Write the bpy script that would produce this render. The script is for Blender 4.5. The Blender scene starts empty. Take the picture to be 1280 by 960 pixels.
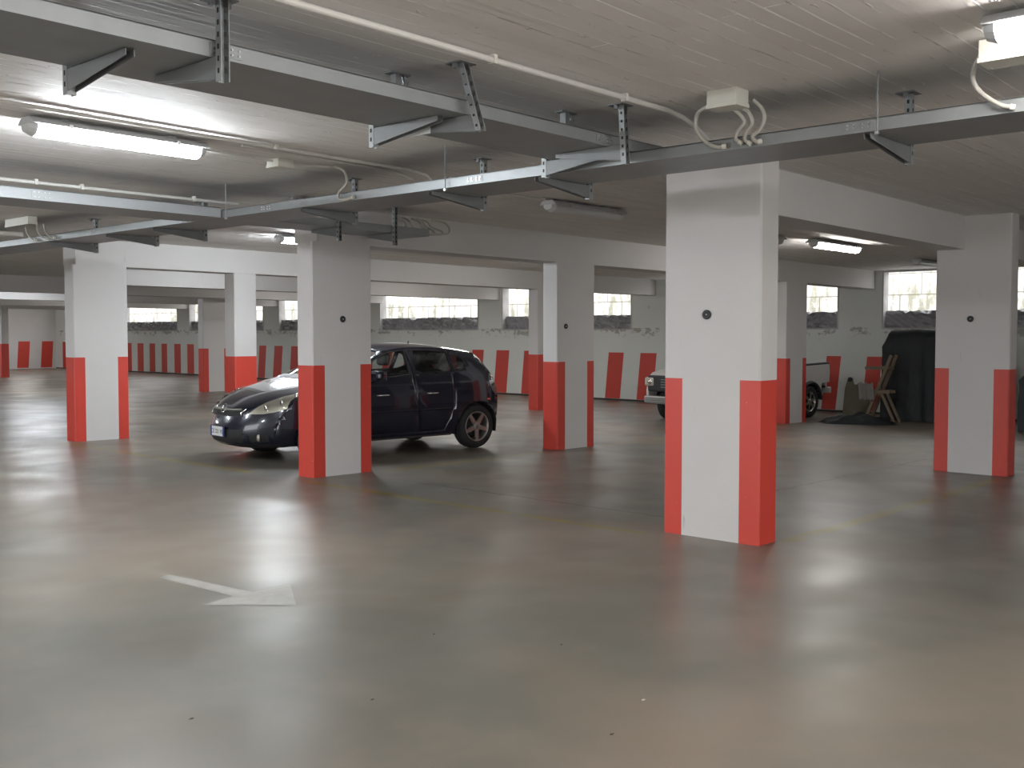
import bpy, bmesh, math, random
from mathutils import Vector, Matrix, geometry
rnd = random.Random(7)
C = bpy.context.scene.collection
PI = math.pi

# ------------------------------------------------------------------ levels
def sm(t): t = max(0., min(1., t)); return t * t * (3 - 2 * t)
def zf(u, v=0): return -0.011 * max(min(u, 23) - 7, 0) * (1 - .7 * sm((v - 20) / 18))
def zc(u): return 3.0 - 0.0025 * max(u - 7, 0)
def zb(u): return 2.61 - 0.0025 * max(u - 7, 0)

# ------------------------------------------------------------------ materials
def nodes(name):
    m = bpy.data.materials.new(name); m.use_nodes = True
    nt = m.node_tree; b = nt.nodes['Principled BSDF']
    return m, nt, b
def N(nt, t, **k):
    n = nt.nodes.new(t)
    for a, v in k.items():
        if a in n.inputs: n.inputs[a].default_value = v
        else: setattr(n, a, v)
    return n
def math_(nt, op, a, b=None, clamp=False):
    n = nt.nodes.new('ShaderNodeMath'); n.operation = op; n.use_clamp = clamp
    for i, x in enumerate((a, b)):
        if x is None: continue
        if isinstance(x, (int, float)): n.inputs[i].default_value = x
        else: nt.links.new(x, n.inputs[i])
    return n.outputs[0]
def mix(nt, fac, a, b):
    n = nt.nodes.new('ShaderNodeMix'); n.data_type = 'RGBA'
    for sock, x in ((n.inputs[0], fac), (n.inputs[6], a), (n.inputs[7], b)):
        if hasattr(x, 'links'): nt.links.new(x, sock)
        elif isinstance(x, (int, float)): sock.default_value = x
        else: sock.default_value = (*x, 1)
    return n.outputs[2]
def pos(nt):
    return nt.nodes.new('ShaderNodeNewGeometry').outputs['Position']
def noise(nt, vec, scale, detail=4, rough=.55, dist=0):
    n = N(nt, 'ShaderNodeTexNoise', Scale=scale, Detail=detail, Roughness=rough, Distortion=dist)
    nt.links.new(vec, n.inputs['Vector']); return n.outputs['Fac']
def ramp(nt, x, lo, hi):
    n = nt.nodes.new('ShaderNodeMapRange'); n.interpolation_type = 'SMOOTHSTEP'
    nt.links.new(x, n.inputs[0]); n.inputs[1].default_value = lo; n.inputs[2].default_value = hi
    return n.outputs[0]
def bump(nt, b, h, strength, dist):
    n = N(nt, 'ShaderNodeBump', Strength=strength, Distance=dist)
    nt.links.new(h, n.inputs['Height']); nt.links.new(n.outputs[0], b.inputs['Normal'])
def scalev(nt, vec, s):
    n = nt.nodes.new('ShaderNodeVectorMath'); n.operation = 'MULTIPLY'
    nt.links.new(vec, n.inputs[0]); n.inputs[1].default_value = s; return n.outputs[0]

def simple(name, col, rough=.5, metal=0, var=.12, scale=9, spec=.5, coat=0, bmp=0):
    m, nt, b = nodes(name)
    p = nt.nodes.new('ShaderNodeTexCoord').outputs['Object']
    f = noise(nt, p, scale)
    d = tuple(c * (1 - var) for c in col); l = tuple(min(1, c * (1 + var)) for c in col)
    nt.links.new(mix(nt, f, d, l), b.inputs['Base Color'])
    b.inputs['Roughness'].default_value = rough; b.inputs['Metallic'].default_value = metal
    b.inputs['Specular IOR Level'].default_value = spec
    b.inputs['Coat Weight'].default_value = coat; b.inputs['Coat Roughness'].default_value = .04
    if bmp: bump(nt, b, noise(nt, p, scale * 3), .5, bmp)
    return m
def emit(name, col, s):
    m, nt, b = nodes(name)
    b.inputs['Base Color'].default_value = (*col, 1)
    b.inputs['Emission Color'].default_value = (*col, 1); b.inputs['Emission Strength'].default_value = s
    return m
def glassy(name, tint, gloss=.12):
    m, nt, b = nodes(name); nt.nodes.remove(b)
    out = nt.nodes['Material Output']
    t = N(nt, 'ShaderNodeBsdfTransparent'); t.inputs[0].default_value = (*tint, 1)
    g = N(nt, 'ShaderNodeBsdfGlossy'); g.inputs['Roughness'].default_value = .03
    lw = N(nt, 'ShaderNodeLayerWeight', Blend=.25)
    f = math_(nt, 'ADD', math_(nt, 'MULTIPLY', lw.outputs['Fresnel'], .6), gloss * .4, True)
    mx = N(nt, 'ShaderNodeMixShader'); nt.links.new(f, mx.inputs[0])
    nt.links.new(t.outputs[0], mx.inputs[1]); nt.links.new(g.outputs[0], mx.inputs[2]); nt.links.new(mx.outputs[0], out.inputs[0])
    return m

def wall_paint(name, col, rough=.75, stain=.25, damp=False):
    m, nt, b = nodes(name); p = pos(nt)
    f = noise(nt, p, 1.3, 6, .6); g = noise(nt, scalev(nt, p, (6, 6, 1.2)), 3, 5)
    c1 = mix(nt, f, tuple(c * .93 for c in col), tuple(min(1, c * 1.05) for c in col))
    st = math_(nt, 'MULTIPLY', ramp(nt, g, .66, .8), stain)
    c1 = mix(nt, st, c1, (.33, .31, .28))
    zz = nt.nodes.new('ShaderNodeSeparateXYZ'); nt.links.new(p, zz.inputs[0])
    low = math_(nt, 'LESS_THAN', zz.outputs[2], .8)     # bumper scuffs on the lower part
    sc = ramp(nt, noise(nt, scalev(nt, p, (9, 9, 1.1)), 2.2, 4, .6), .70, .77)
    c1 = mix(nt, math_(nt, 'MULTIPLY', math_(nt, 'MULTIPLY', sc, low), .4), c1, (.22, .21, .20))
    if damp:   # flaking damp patches below the openings
        z = nt.nodes.new('ShaderNodeSeparateXYZ'); nt.links.new(p, z.inputs[0]); h = z.outputs[2]
        zone = math_(nt, 'MULTIPLY', ramp(nt, h, 1.30, 1.66), math_(nt, 'LESS_THAN', h, 1.74))
        fl_ = ramp(nt, math_(nt, 'ADD', noise(nt, scalev(nt, p, (1, 1, 1.6)), 3.4, 7, .68), math_(nt, 'MULTIPLY', zone, .16)), .66, .73)
        c1 = mix(nt, math_(nt, 'MULTIPLY', math_(nt, 'MULTIPLY', fl_, zone), .65), c1, (.20, .19, .16))
        fl2 = ramp(nt, noise(nt, p, 2.1, 7, .7), .66, .72)
        c1 = mix(nt, math_(nt, 'MULTIPLY', fl2, .35), c1, (.25, .24, .2))
    nt.links.new(c1, b.inputs['Base Color'])
    b.inputs['Roughness'].default_value = rough
    bump(nt, b, noise(nt, p, 26, 3), .25, .006)
    return m

def chipped(name, col):
    m, nt, b = nodes(name); p = pos(nt)
    c = mix(nt, noise(nt, p, 2.5, 4), tuple(x * .88 for x in col), tuple(x * 1.1 for x in col))
    chip = ramp(nt, noise(nt, p, 34, 3, .6), .735, .76)
    nt.links.new(mix(nt, chip, c, (.62, .50, .46)), b.inputs['Base Color']); b.inputs['Roughness'].default_value = .45
    bump(nt, b, noise(nt, p, 22, 3), .2, .004)
    return m

def floor_mat():
    m, nt, b = nodes('polished_concrete'); p = pos(nt)
    sx = nt.nodes.new('ShaderNodeSeparateXYZ'); nt.links.new(p, sx.inputs[0]); X, Y = sx.outputs[0], sx.outputs[1]
    big = noise(nt, p, .33, 5, .6, .6); mid = noise(nt, p, 1.9, 4, .5); fin = noise(nt, p, 38, 4, .7)
    c = mix(nt, ramp(nt, big, .36, .64), (.128, .121, .102), (.180, .147, .115))
    c = mix(nt, math_(nt, 'MULTIPLY', ramp(nt, mid, .45, .75), .55), c, (.19, .163, .132))
    c = mix(nt, math_(nt, 'MULTIPLY', ramp(nt, fin, .5, .72), .10), c, (.10, .095, .08))
    # faded olive bay lines, cracks and dark scuffs are paint and wear on the slab
    wear = ramp(nt, noise(nt, p, 3.2, 6, .7), .33, .52)
    def band(ax, c0, w, lo, hi, other):
        a = math_(nt, 'LESS_THAN', math_(nt, 'ABSOLUTE', math_(nt, 'SUBTRACT', ax, c0)), w)
        r = math_(nt, 'MULTIPLY', math_(nt, 'GREATER_THAN', other, lo), math_(nt, 'LESS_THAN', other, hi))
        return math_(nt, 'MULTIPLY', a, r)
    wob = math_(nt, 'MULTIPLY', math_(nt, 'SUBTRACT', noise(nt, p, .8, 3), .5), .10)
    Yw = math_(nt, 'ADD', Y, wob); Xw = math_(nt, 'ADD', X, wob)
    ln = None
    for (a, c0, w, lo, hi, o) in ((Yw, 3.72, .075, 7.3, 12.4, X), (Xw, 6.83, .045, 4.7, 9.1, Y), (Yw, 9.2, .045, 8.0, 11.0, X), (Xw, 6.85, .045, 10.2, 15, Y), (Yw, 9.2, .05, 12.2, 18, X)):
        q = band(a, c0, w, lo, hi, o); ln = q if ln is None else math_(nt, 'MAXIMUM', ln, q)
    c = mix(nt, math_(nt, 'MULTIPLY', math_(nt, 'MULTIPLY', ln, wear), .95), c, (.19, .15, .03))
    ck = None
    wob2 = math_(nt, 'MULTIPLY', math_(nt, 'SUBTRACT', noise(nt, p, 2.2, 5, .7), .5), .22)
    Yc = math_(nt, 'ADD', Y, wob2); Xc = math_(nt, 'ADD', X, wob2)
    for (a, c0, w, lo, hi, o) in ((Xc, 7.6, .018, 4.8, 8.4, Y), (Yc, 5.1, .018, 8.6, 14, X), (Xc, 8.6, .014, 10, 20, Y), (Yc, 17.4, .02, 8.5, 15, X), (Yc, 20.1, .02, 9, 16, X), (Yc, 7.9, .018, 13, 18, X), (Xc, 12.6, .014, 3, 8.5, Y)):
        q = band(a, c0, w, lo, hi, o); ck = q if ck is None else math_(nt, 'MAXIMUM', ck, q)
    c = mix(nt, math_(nt, 'MULTIPLY', ck, .85), c, (.045, .043, .038))
    sp = noise(nt, p, 8.5, 2, .4)
    c = mix(nt, math_(nt, 'MULTIPLY', ramp(nt, sp, .76, .86), .12), c, (.07, .065, .055))
    nt.links.new(c, b.inputs['Base Color'])
    r = N(nt, 'ShaderNodeMapRange'); nt.links.new(noise(nt, p, 1.1, 2, .5, .2), r.inputs[0])
    r.inputs[1].default_value = .34; r.inputs[2].default_value = .66; r.inputs[3].default_value = .31; r.inputs[4].default_value = .43
    nt.links.new(r.outputs[0], b.inputs['Roughness']); b.inputs['Specular IOR Level'].default_value = .36
    bump(nt, b, math_(nt, 'ADD', noise(nt, p, 2.4, 4), math_(nt, 'MULTIPLY', fin, .03)), .08, .012)
    return m

def ceiling_mat():
    m, nt, b = nodes('board_marked_concrete'); p = pos(nt)
    wobble = N(nt, 'ShaderNodeVectorMath'); wobble.operation = 'ADD'
    nz = N(nt, 'ShaderNodeTexNoise', Scale=1.1, Detail=3); nt.links.new(p, nz.inputs['Vector'])
    nt.links.new(p, wobble.inputs[0]); nt.links.new(scalev(nt, nz.outputs['Color'], (0, .05, 0)), wobble.inputs[1])
    br = N(nt, 'ShaderNodeTexBrick', Scale=1.0, **{'Brick Width': 6.5, 'Row Height': .118, 'Mortar Size': .0065, 'Mortar Smooth': .3, 'Bias': 0.})
    br.offset = .37; br.squash = 1
    nt.links.new(wobble.outputs[0], br.inputs['Vector'])
    br.inputs['Color1'].default_value = (.70, .675, .65, 1); br.inputs['Color2'].default_value = (.78, .755, .73, 1); br.inputs['Mortar'].default_value = (.74, .715, .69, 1)
    f = noise(nt, p, 1.1, 6, .6)
    streak = noise(nt, scalev(nt, p, (1.2, 18, 1)), 1.6, 4)
    gate = ramp(nt, noise(nt, scalev(nt, p, (.9, 5, 1)), 1.5, 4, .6), .44, .58)
    blob = ramp(nt, noise(nt, scalev(nt, p, (5, 13, 1)), 1.3, 3), .68, .72)
    col = mix(nt, math_(nt, 'MULTIPLY', ramp(nt, f, .35, .7), .45), br.outputs['Color'], (.68, .655, .63))
    col = mix(nt, math_(nt, 'MAXIMUM', math_(nt, 'MULTIPLY', br.outputs['Fac'], gate), math_(nt, 'MULTIPLY', blob, .7)), col, (.98, .97, .95))  # fins whitened in the colour as if catching light; blobs are paint
    nt.links.new(col, b.inputs['Base Color']); b.inputs['Roughness'].default_value = .7
    h = math_(nt, 'ADD', math_(nt, 'MULTIPLY', math_(nt, 'MULTIPLY', br.outputs['Fac'], gate), 2.2), math_(nt, 'MULTIPLY', streak, .35))
    h = math_(nt, 'ADD', h, math_(nt, 'MULTIPLY', blob, 1.6))
    inv = math_(nt, 'MULTIPLY', h, 1.0)
    bump(nt, b, inv, .9, .014)
    return m

def block_mat():
    m, nt, b = nodes('mossy_block_wall'); p = pos(nt)
    rot = N(nt, 'ShaderNodeMapping'); rot.inputs['Rotation'].default_value = (0, 0, 0)
    sx = nt.nodes.new('ShaderNodeSeparateXYZ'); nt.links.new(p, sx.inputs[0])
    cb = nt.nodes.new('ShaderNodeCombineXYZ'); nt.links.new(sx.outputs[1], cb.inputs[0]); nt.links.new(sx.outputs[2], cb.inputs[1])
    br = N(nt, 'ShaderNodeTexBrick', Scale=1.0, **{'Brick Width': 1.0, 'Row Height': .5, 'Mortar Size': .018, 'Mortar Smooth': .4})
    nt.links.new(cb.outputs[0], br.inputs['Vector'])
    br.inputs['Color1'].default_value = (.66, .65, .61, 1); br.inputs['Color2'].default_value = (.80, .785, .74, 1); br.inputs['Mortar'].default_value = (.27, .26, .23, 1)
    st = noise(nt, scalev(nt, p, (1, 2.6, .5)), 1.4, 6, .65)
    f2 = noise(nt, p, 5, 6, .7)
    k = math_(nt, 'MULTIPLY', ramp(nt, st, .47, .60), ramp(nt, f2, .32, .52))
    c = mix(nt, math_(nt, 'MULTIPLY', k, .7), br.outputs['Color'], (.19, .185, .10))
    nt.links.new(c, b.inputs['Base Color']); b.inputs['Roughness'].default_value = .9
    bump(nt, b, f2, .4, .02)
    return m

M = {}
M['white'] = wall_paint('white_paint', (.58, .565, .555))
M['wallp'] = wall_paint('pale_wall_paint', (.68, .705, .675), .8, .55, True)
M['red'] = chipped('red_paint', (.56, .054, .036))
M['chip'] = simple('pale_edge_paint', (.62, .34, .30), .6, var=.3, scale=20)
M['floor'] = floor_mat(); M['ceil'] = ceiling_mat(); M['block'] = block_mat()
M['dark'] = simple('dark_gutter', (.045, .042, .038), .8)
M['galv'] = simple('galvanised_steel', (.29, .305, .31), .5, .5, .16, 5)
M['galvd'] = simple('dull_galvanised_steel', (.20, .208, .212), .55, .4, .16, 5)
M['pale'] = simple('lit_galvanised_steel', (.30, .31, .32), .5, .1, .05)  # galvanised tray steel again, its lamp-lit look put into the colour
M['cond'] = simple('pale_grey_pvc', (.60, .58, .55), .45, var=.05)
M['hose'] = simple('grey_beige_hose', (.43, .41, .37), .5, var=.08, scale=30)
M['boxp'] = simple('off_white_plastic', (.62, .61, .55), .5, var=.05)
M['black'] = simple('black_plastic', (.018, .018, .02), .55, var=.1)
M['hole'] = simple('dark_slot', (.02, .02, .02), .9)
M['bolt'] = simple('bright_zinc', (.72, .72, .70), .3, .9, .05)
M['lamp'] = emit('lamp_diffuser', (.90, .955, 1.0), 175)
M['lampdim'] = emit('dim_lamp_diffuser', (1.0, .97, .93), 65)  # weaker, slightly warmer version of the lamp diffuser
M['lampoff'] = simple('unlit_diffuser', (.62, .64, .65), .3, var=.03)
M['lampbody'] = simple('lamp_housing', (.50, .51, .52), .5, var=.05)
M['sheet'] = simple('grey_plastic_sheet', (.30, .30, .315), .28, var=.45, scale=2.2, bmp=.09)
M['bounce'] = simple('bounce_ground', (.74, .72, .69), .85, var=.12, scale=2)
M['frame'] = simple('window_reveal', (.46, .45, .44), .8, var=.35, scale=4)
M['arrow'] = simple('worn_road_paint', (.25, .235, .21), .5, var=.3, scale=9)
M['leaf'] = simple('dry_leaf', (.06, .045, .03), .8)
M['chipw'] = simple('pale_crumb', (.55, .54, .5), .8)
M['paint'] = simple('dark_navy_car_paint', (.009, .012, .027), .22, .25, .08, 4, .5, 1.0)
M['whitecar'] = simple('white_car_paint', (.58, .57, .55), .35, var=.05, coat=.5)
M['tyre'] = simple('tyre_rubber', (.02, .02, .021), .75, bmp=.004)
M['alloy'] = simple('grey_alloy', (.40, .385, .36), .38, .8, .1)
M['chrome'] = simple('chrome', (.80, .80, .80), .12, 1, .02)
M['cabin'] = simple('dark_cabin_trim', (.022, .022, .025), .8)
M['seat'] = simple('charcoal_seat_cloth', (.035, .035, .04), .95, bmp=.004)
M['glass'] = glassy('tinted_car_glass', (.84, .86, .84))
M['screen'] = glassy('windscreen_glass', (.62, .66, .66), .55)
M['clear'] = glassy('clear_lamp_cover', (.88, .88, .86), .2)
M['hlamp'] = simple('lamp_bowl', (.50, .47, .40), .3, .4, .1)
M['tail'] = simple('red_lens', (.10, .008, .010), .15, coat=.6)
M['platew'] = simple('plate_white', (.72, .73, .72), .4, var=.02)
M['plateb'] = simple('plate_blue', (.02, .05, .30), .4, var=.02)
M['ink'] = simple('plate_black', (.02, .02, .02), .5)
M['tarp'] = simple('black_tarpaulin', (.010, .013, .016), .65, var=.25, scale=3, bmp=.03)
M['wood'] = simple('weathered_wood', (.17, .13, .085), .75, var=.3, scale=14)
M['board'] = simple('dull_green_board', (.13, .125, .085), .75, var=.25, scale=5)
M['rag'] = simple('grey_rag', (.22, .21, .19), .9, var=.3)

# ------------------------------------------------------------------ mesh builder
class MB:
    def __init__(s): s.v = []; s.f = []; s.m = []; s.s = []
    def add(s, vs, fs, mat=0, smooth=False):
        b = len(s.v); s.v += [tuple(x) for x in vs]
        for f in fs: s.f.append([b + i for i in f]); s.m.append(mat); s.s.append(smooth)
        return s
    def box(s, lo, hi, mat=0, mtx=None):
        x0, y0, z0 = lo; x1, y1, z1 = hi
        vs = [Vector(p) for p in ((x0, y0, z0), (x1, y0, z0), (x1, y1, z0), (x0, y1, z0), (x0, y0, z1), (x1, y0, z1), (x1, y1, z1), (x0, y1, z1))]
        if mtx: vs = [mtx @ p for p in vs]
        return s.add(vs, [(0, 3, 2, 1), (4, 5, 6, 7), (0, 1, 5, 4), (1, 2, 6, 5), (2, 3, 7, 6), (3, 0, 4, 7)], mat)
    def prism(s, a, b, mat=0, smooth=False, caps=True):
        n = len(a); fs = [(i, (i + 1) % n, n + (i + 1) % n, n + i) for i in range(n)]
        s.add(list(a) + list(b), fs, mat, smooth)
        if caps: s.add(a, [tuple(range(n))[::-1]], mat); s.add(b, [tuple(range(n))], mat)
        return s
    def tube(s, pts, r, n=10, mat=0, caps=True):
        P = [Vector(p) for p in pts]; rings = []
        up = Vector((0, 0, 1)); prev = None
        for i, p in enumerate(P):
            t = (P[min(i + 1, len(P) - 1)] - P[max(i - 1, 0)]).normalized()
            if prev is None:
                a = t.cross(up if abs(t.z) < .9 else Vector((1, 0, 0))).normalized()
            else:
                a = (prev - t * prev.dot(t)).normalized()
            prev = a; b = t.cross(a); rr = r[i] if isinstance(r, (list, tuple)) else r
            rings.append([p + (a * math.cos(2 * PI * k / n) + b * math.sin(2 * PI * k / n)) * rr for k in range(n)])
        vs = [q for g in rings for q in g]; fs = []
        for i in range(len(P) - 1):
            for k in range(n):
                fs.append((i * n + k, i * n + (k + 1) % n, (i + 1) * n + (k + 1) % n, (i + 1) * n + k))
        s.add(vs, fs, mat, True)
        if caps: s.add(rings[0], [tuple(range(n))[::-1]], mat); s.add(rings[-1], [tuple(range(n))], mat)
        return s
    def lathe(s, prof, n=24, mat=0, mtx=None, smooth=True):
        vs = []
        for (r, z) in prof:
            for k in range(n):
                q = Vector((r * math.cos(2 * PI * k / n), r * math.sin(2 * PI * k / n), z)); vs.append(mtx @ q if mtx else q)
        fs = []
        for i in range(len(prof) - 1):
            for k in range(n): fs.append((i * n + k, i * n + (k + 1) % n, (i + 1) * n + (k + 1) % n, (i + 1) * n + k))
        return s.add(vs, fs, mat, smooth)
    def mesh(s, name, mats):
        me = bpy.data.meshes.new(name); me.from_pydata(s.v, [], s.f)
        for m in mats: me.materials.append(m)
        me.polygons.foreach_set('material_index', s.m); me.polygons.foreach_set('use_smooth', s.s)
        me.update(); return me
    def build(s, name, mats, parent=None, loc=None, bevel=0, weld=0, sharp=None):
        if not isinstance(mats, (list, tuple)): mats = [mats]
        me = s.mesh(name, mats)
        bm = bmesh.new(); bm.from_mesh(me)
        if weld: bmesh.ops.remove_doubles(bm, verts=bm.verts, dist=weld)
        bmesh.ops.recalc_face_normals(bm, faces=bm.faces) if not getattr(s, 'keepn', False) else None
        if sharp is not None:
            for e in bm.edges:
                if len(e.link_faces) == 2 and e.calc_face_angle(0) > sharp: e.smooth = False
        bm.to_mesh(me); bm.free()
        o = bpy.data.objects.new(name, me); C.objects.link(o)
        if parent: o.parent = parent
        if loc is not None: o.location = loc
        if bevel:
            md = o.modifiers.new('edge', 'BEVEL'); md.width = bevel; md.segments = 2; md.limit_method = 'ANGLE'; md.angle_limit = .6
        return o
def tag(o, label=None, cat=None, group=None, kind=None):
    if label: o['label'] = label
    if cat: o['category'] = cat
    if group: o['group'] = group
    if kind: o['kind'] = kind
    return o
def empty(name, loc, rz=0, label=None, cat=None, group=None):
    o = bpy.data.objects.new(name, None); C.objects.link(o); o.empty_display_size = .1
    o.location = loc; o.rotation_euler = (0, 0, rz); return tag(o, label, cat, group)
def copy_tree(o, parent=None):
    c = o.copy(); C.objects.link(c)
    if parent: c.parent = parent
    for ch in list(o.children): copy_tree(ch, c)
    return c
def cr(pts, n=6):
    """a smooth path through points"""
    P = [Vector(p) for p in pts]; out = []
    for i in range(len(P) - 1):
        a, b, c, d = P[max(i - 1, 0)], P[i], P[i + 1], P[min(i + 2, len(P) - 1)]
        for k in range(n):
            t = k / n
            out.append(.5 * ((2 * b) + (c - a) * t + (2 * a - 5 * b + 4 * c - d) * t * t + (3 * b - a - 3 * c + d) * t ** 3))
    return out + [P[-1]]
def inpoly(x, y, poly):
    r = False; j = len(poly) - 1
    for i in range(len(poly)):
        xi, yi = poly[i]; xj, yj = poly[j]
        if (yi > y) != (yj > y) and x < (xj - xi) * (y - yi) / (yj - yi) + xi: r = not r
        j = i
    return r
def cdt(loops, extra, pick):
    """triangles of the plane cut along the loops; pick(x, y) gives a material index or None"""
    vs = []; es = []
    for L in loops:
        b = len(vs); vs += [Vector(p) for p in L]
        es += [(b + i, b + (i + 1) % len(L)) for i in range(len(L))]
    vs += [Vector(p) for p in extra]
    V, E_, F, *_ = geometry.delaunay_2d_cdt(vs, es, [], 0, 1e-5)
    out = []
    for f in F:
        cx = sum(V[i].x for i in f) / len(f); cy = sum(V[i].y for i in f) / len(f)
        k = pick(cx, cy)
        if k is not None: out.append((list(f), k))
    return V, out

# ================================================================== SETTING
U0, V0, UW, VE = -3.6, -5.2, 22.2, 49.0
OPU, OPV = 6.0, 12.0
mb = MB(); us = [U0, -2, 0, 3, 5, 7, 9, 11, 13, 15, 17, 19, 21, 23]; vs_ = [V0] + list(range(-4, 49, 3)) + [VE + .4]
g = [(u, v, zf(u, v)) for u in us for v in vs_]; nv = len(vs_)
mb.add(g, [(i * nv + j, (i + 1) * nv + j, (i + 1) * nv + j + 1, i * nv + j + 1) for i in range(len(us) - 1) for j in range(nv - 1)], 0, True)
mb.keepn = True
fl = mb.build('floor', M['floor']); fl['kind'] = 'structure'
mb = MB(); a = []
for u in (U0, 7., UW + .25): a.append([(u, V0, zc(u)), (u, VE + .3, zc(u)), (u, VE + .3, zc(u) + .09), (u, V0, zc(u) + .09)])
for i in range(2): mb.prism(a[i], a[i + 1], 0, caps=True)
o = mb.build('ceiling', M['ceil']); o['kind'] = 'structure'
# unseen sides behind the camera, with bays added and sized for fill daylight
def shell(nm, boxes):
    mb = MB()
    for lo, hi in boxes: mb.box(lo, hi)
    o = mb.build(nm, M['white']); o['kind'] = 'structure'
shell('wall_near', [((U0, V0 - .3, 2.75), (UW + .3, V0, 3.08)), ((9.0, V0 - .3, -.3), (UW + .3, V0, 2.75)), ((U0, V0 - .3, -.3), (.6, V0, 2.75))])
shell('wall_fill_bay', [((U0 - .3, V0 - .3, 2.75), (U0, VE, 3.08)), ((U0 - .3, OPV, -.3), (U0, VE, 2.75)), ((U0 - .3, V0, -.3), (U0, OPU, 2.75)), ((U0 - .3, 6.2, -.3), (U0, 6.8, 2.75))])
o = MB().box((U0 - 30, V0 - 30, -.36), (U0, 60, -.06)).box((U0, V0 - 30, -.36), (40, V0 - .0, -.06)).build('ground_bounce', M['bounce']); o['kind'] = 'structure'  # added unseen ground, pale to throw daylight up onto the ceiling

# back wall with openings and slanted red stripes
WIN = [(-.85, 3.15), (4.65, 9.07), (10.12, 14.65), (15.76, 20.27), (21.28, 25.65), (26.7, 31.15), (32.15, 37.15), (38.1, 42.4), (43.6, 47.8)]
ZS, ZT = 1.72, 2.925
STR = []
def stripe(vt0, vt1, dv, z0, z1): STR.append([(vt0, z1), (vt1, z1), (vt1 + dv, z0), (vt0 + dv, z0)])
for k in range(0, 62):
    if k in (): continue
    v = 3.0 + k * .99
    if v > 29.5: break
V_STR = [(9.08, 9.42), (10.02, 10.36), (10.97, 11.3), (11.9, 12.25), (12.9, 13.25), (13.95, 14.3), (14.95, 15.45), (15.98, 16.47), (17.0, 17.45), (18.0, 18.45), (19.0, 19.45), (20.02, 20.52), (21.03, 21.5), (22.05, 22.5), (23.05, 23.5), (24.05, 24.5), (25.05, 25.5), (26, 26.45), (27, 27.45), (28, 28.45), (29, 29.45), (29.95, 30.45), (30.96, 31.46), (31.96, 32.4), (32.95, 33.4), (33.95, 34.4), (34.95, 35.4), (35.9, 36.35), (36.86, 37.36), (37.85, 38.34), (38.9, 39.34), (39.85, 40.31), (40.8, 41.31), (41.8, 42.3), (42.8, 43.3), (43.8, 44.3), (44.8, 45.3), (45.8, 46.3), (46.8, 47.3), (47.8, 48.3)]
for (a_, b_) in V_STR:
    top = 1.09 + .0035 * max(0, a_ - 14); stripe(a_, b_, .12 * (a_ < 35) , zf(UW, a_) + .05, min(top, 1.2))
for a_ in (7.2, 8.15): stripe(a_, a_ + .35, .08, -.12, 1.09)
loops = [[(V0, -.35), (VE + .2, -.35), (VE + .2, 3.05), (V0, 3.05)]] + [[(w0, ZS), (w1, ZS), (w1, ZT), (w0, ZT)] for w0, w1 in WIN] + STR
base = [(V0, -.35), (VE + .2, -.35)] + [(v, zf(UW, v) + .045) for v in range(49, -14, -3)]
loops.append(base)
def pick(x, y):
    for w0, w1 in WIN:
        if w0 < x < w1 and ZS < y < ZT: return None
    for s in STR:
        if inpoly(x, y, s): return 1
    if inpoly(x, y, base): return 2
    return 0
V, T = cdt(loops, [], pick)
mb = MB()
for f, k in T: mb.add([(UW, V[i].x, V[i].y) for i in f], [tuple(range(len(f)))], k)
for f, k in T: mb.add([(UW + .25, V[i].x, V[i].y) for i in f], [tuple(range(len(f)))[::-1]], 0)
mb.keepn = False
o = mb.build('wall_back', [M['wallp'], M['red'], M['dark']], weld=1e-4); o['kind'] = 'structure'
# far end wall
loops = [[(U0, -.35), (UW, -.35), (UW, 3.05), (U0, 3.05)]]; ES = []
for k in range(16):
    u = 21.55 - k * 1.09; ES.append([(u, 1.23), (u + .53, 1.23), (u + .45, .0), (u - .08, .0)])
V, T = cdt(loops + ES, [], lambda x, y: 1 if any(inpoly(x, y, s) for s in ES) else 0)
mb = MB(); mb.keepn = True
for f, k in T: mb.add([(V[i].x, VE, V[i].y) for i in f], [tuple(range(len(f)))], k)
mb.box((U0, VE + .01, -.35), (UW, VE + .3, 3.05))
o = mb.build('wall_far_end', [M['white'], M['red']]); o['kind'] = 'structure'
# openings: reveal lining, plastic sheet over the lower part
for i, (w0, w1) in enumerate(WIN):
    mb = MB()
    for lo, hi in (((UW - .012, w0 - .0, ZS - .03), (UW + .26, w1, ZS)), ((UW - .012, w0, ZT), (UW + .26, w1, ZT + .03)), ((UW - .012, w0 - .03, ZS - .03), (UW + .26, w0, ZT + .03)), ((UW - .012, w1, ZS - .03), (UW + .26, w1 + .03, ZT + .03))):
        mb.box(lo, hi)
    o = mb.build('window_%d' % (i + 1), M['frame']); o['kind'] = 'structure'
    mb = MB(); n = max(6, int((w1 - w0) / .09)); rr = random.Random(i); amp = .05
    top = [2.085 + rr.uniform(-.012, .012) for _ in range(n + 1)]
    pts = []
    for j in range(n + 1):
        for k in range(7):
            pts.append((UW + .13 + rr.uniform(-amp, amp) * (0 if k in (0,) else 1), w0 + .002 + (w1 - w0 - .004) * j / n, ZS + (top[j] - ZS) * k / 6))
    mb.add(pts, [(j * 7 + k, (j + 1) * 7 + k, (j + 1) * 7 + k + 1, j * 7 + k + 1) for j in range(n) for k in range(6)], 0, False)
    s = mb.build('plastic_sheet', M['sheet'], o)
    s.modifiers.new('thick', 'SOLIDIFY').thickness = .004
# light well outside
o = MB().box((24.2, V0, .6), (24.5, VE, 3.09)).build('wall_outside', M['block']); o['kind'] = 'structure'
o = MB().box((UW + .26, V0, 1.2), (24.2, VE, 1.45)).build('ground_outside', M['frame']); o['kind'] = 'structure'

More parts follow.
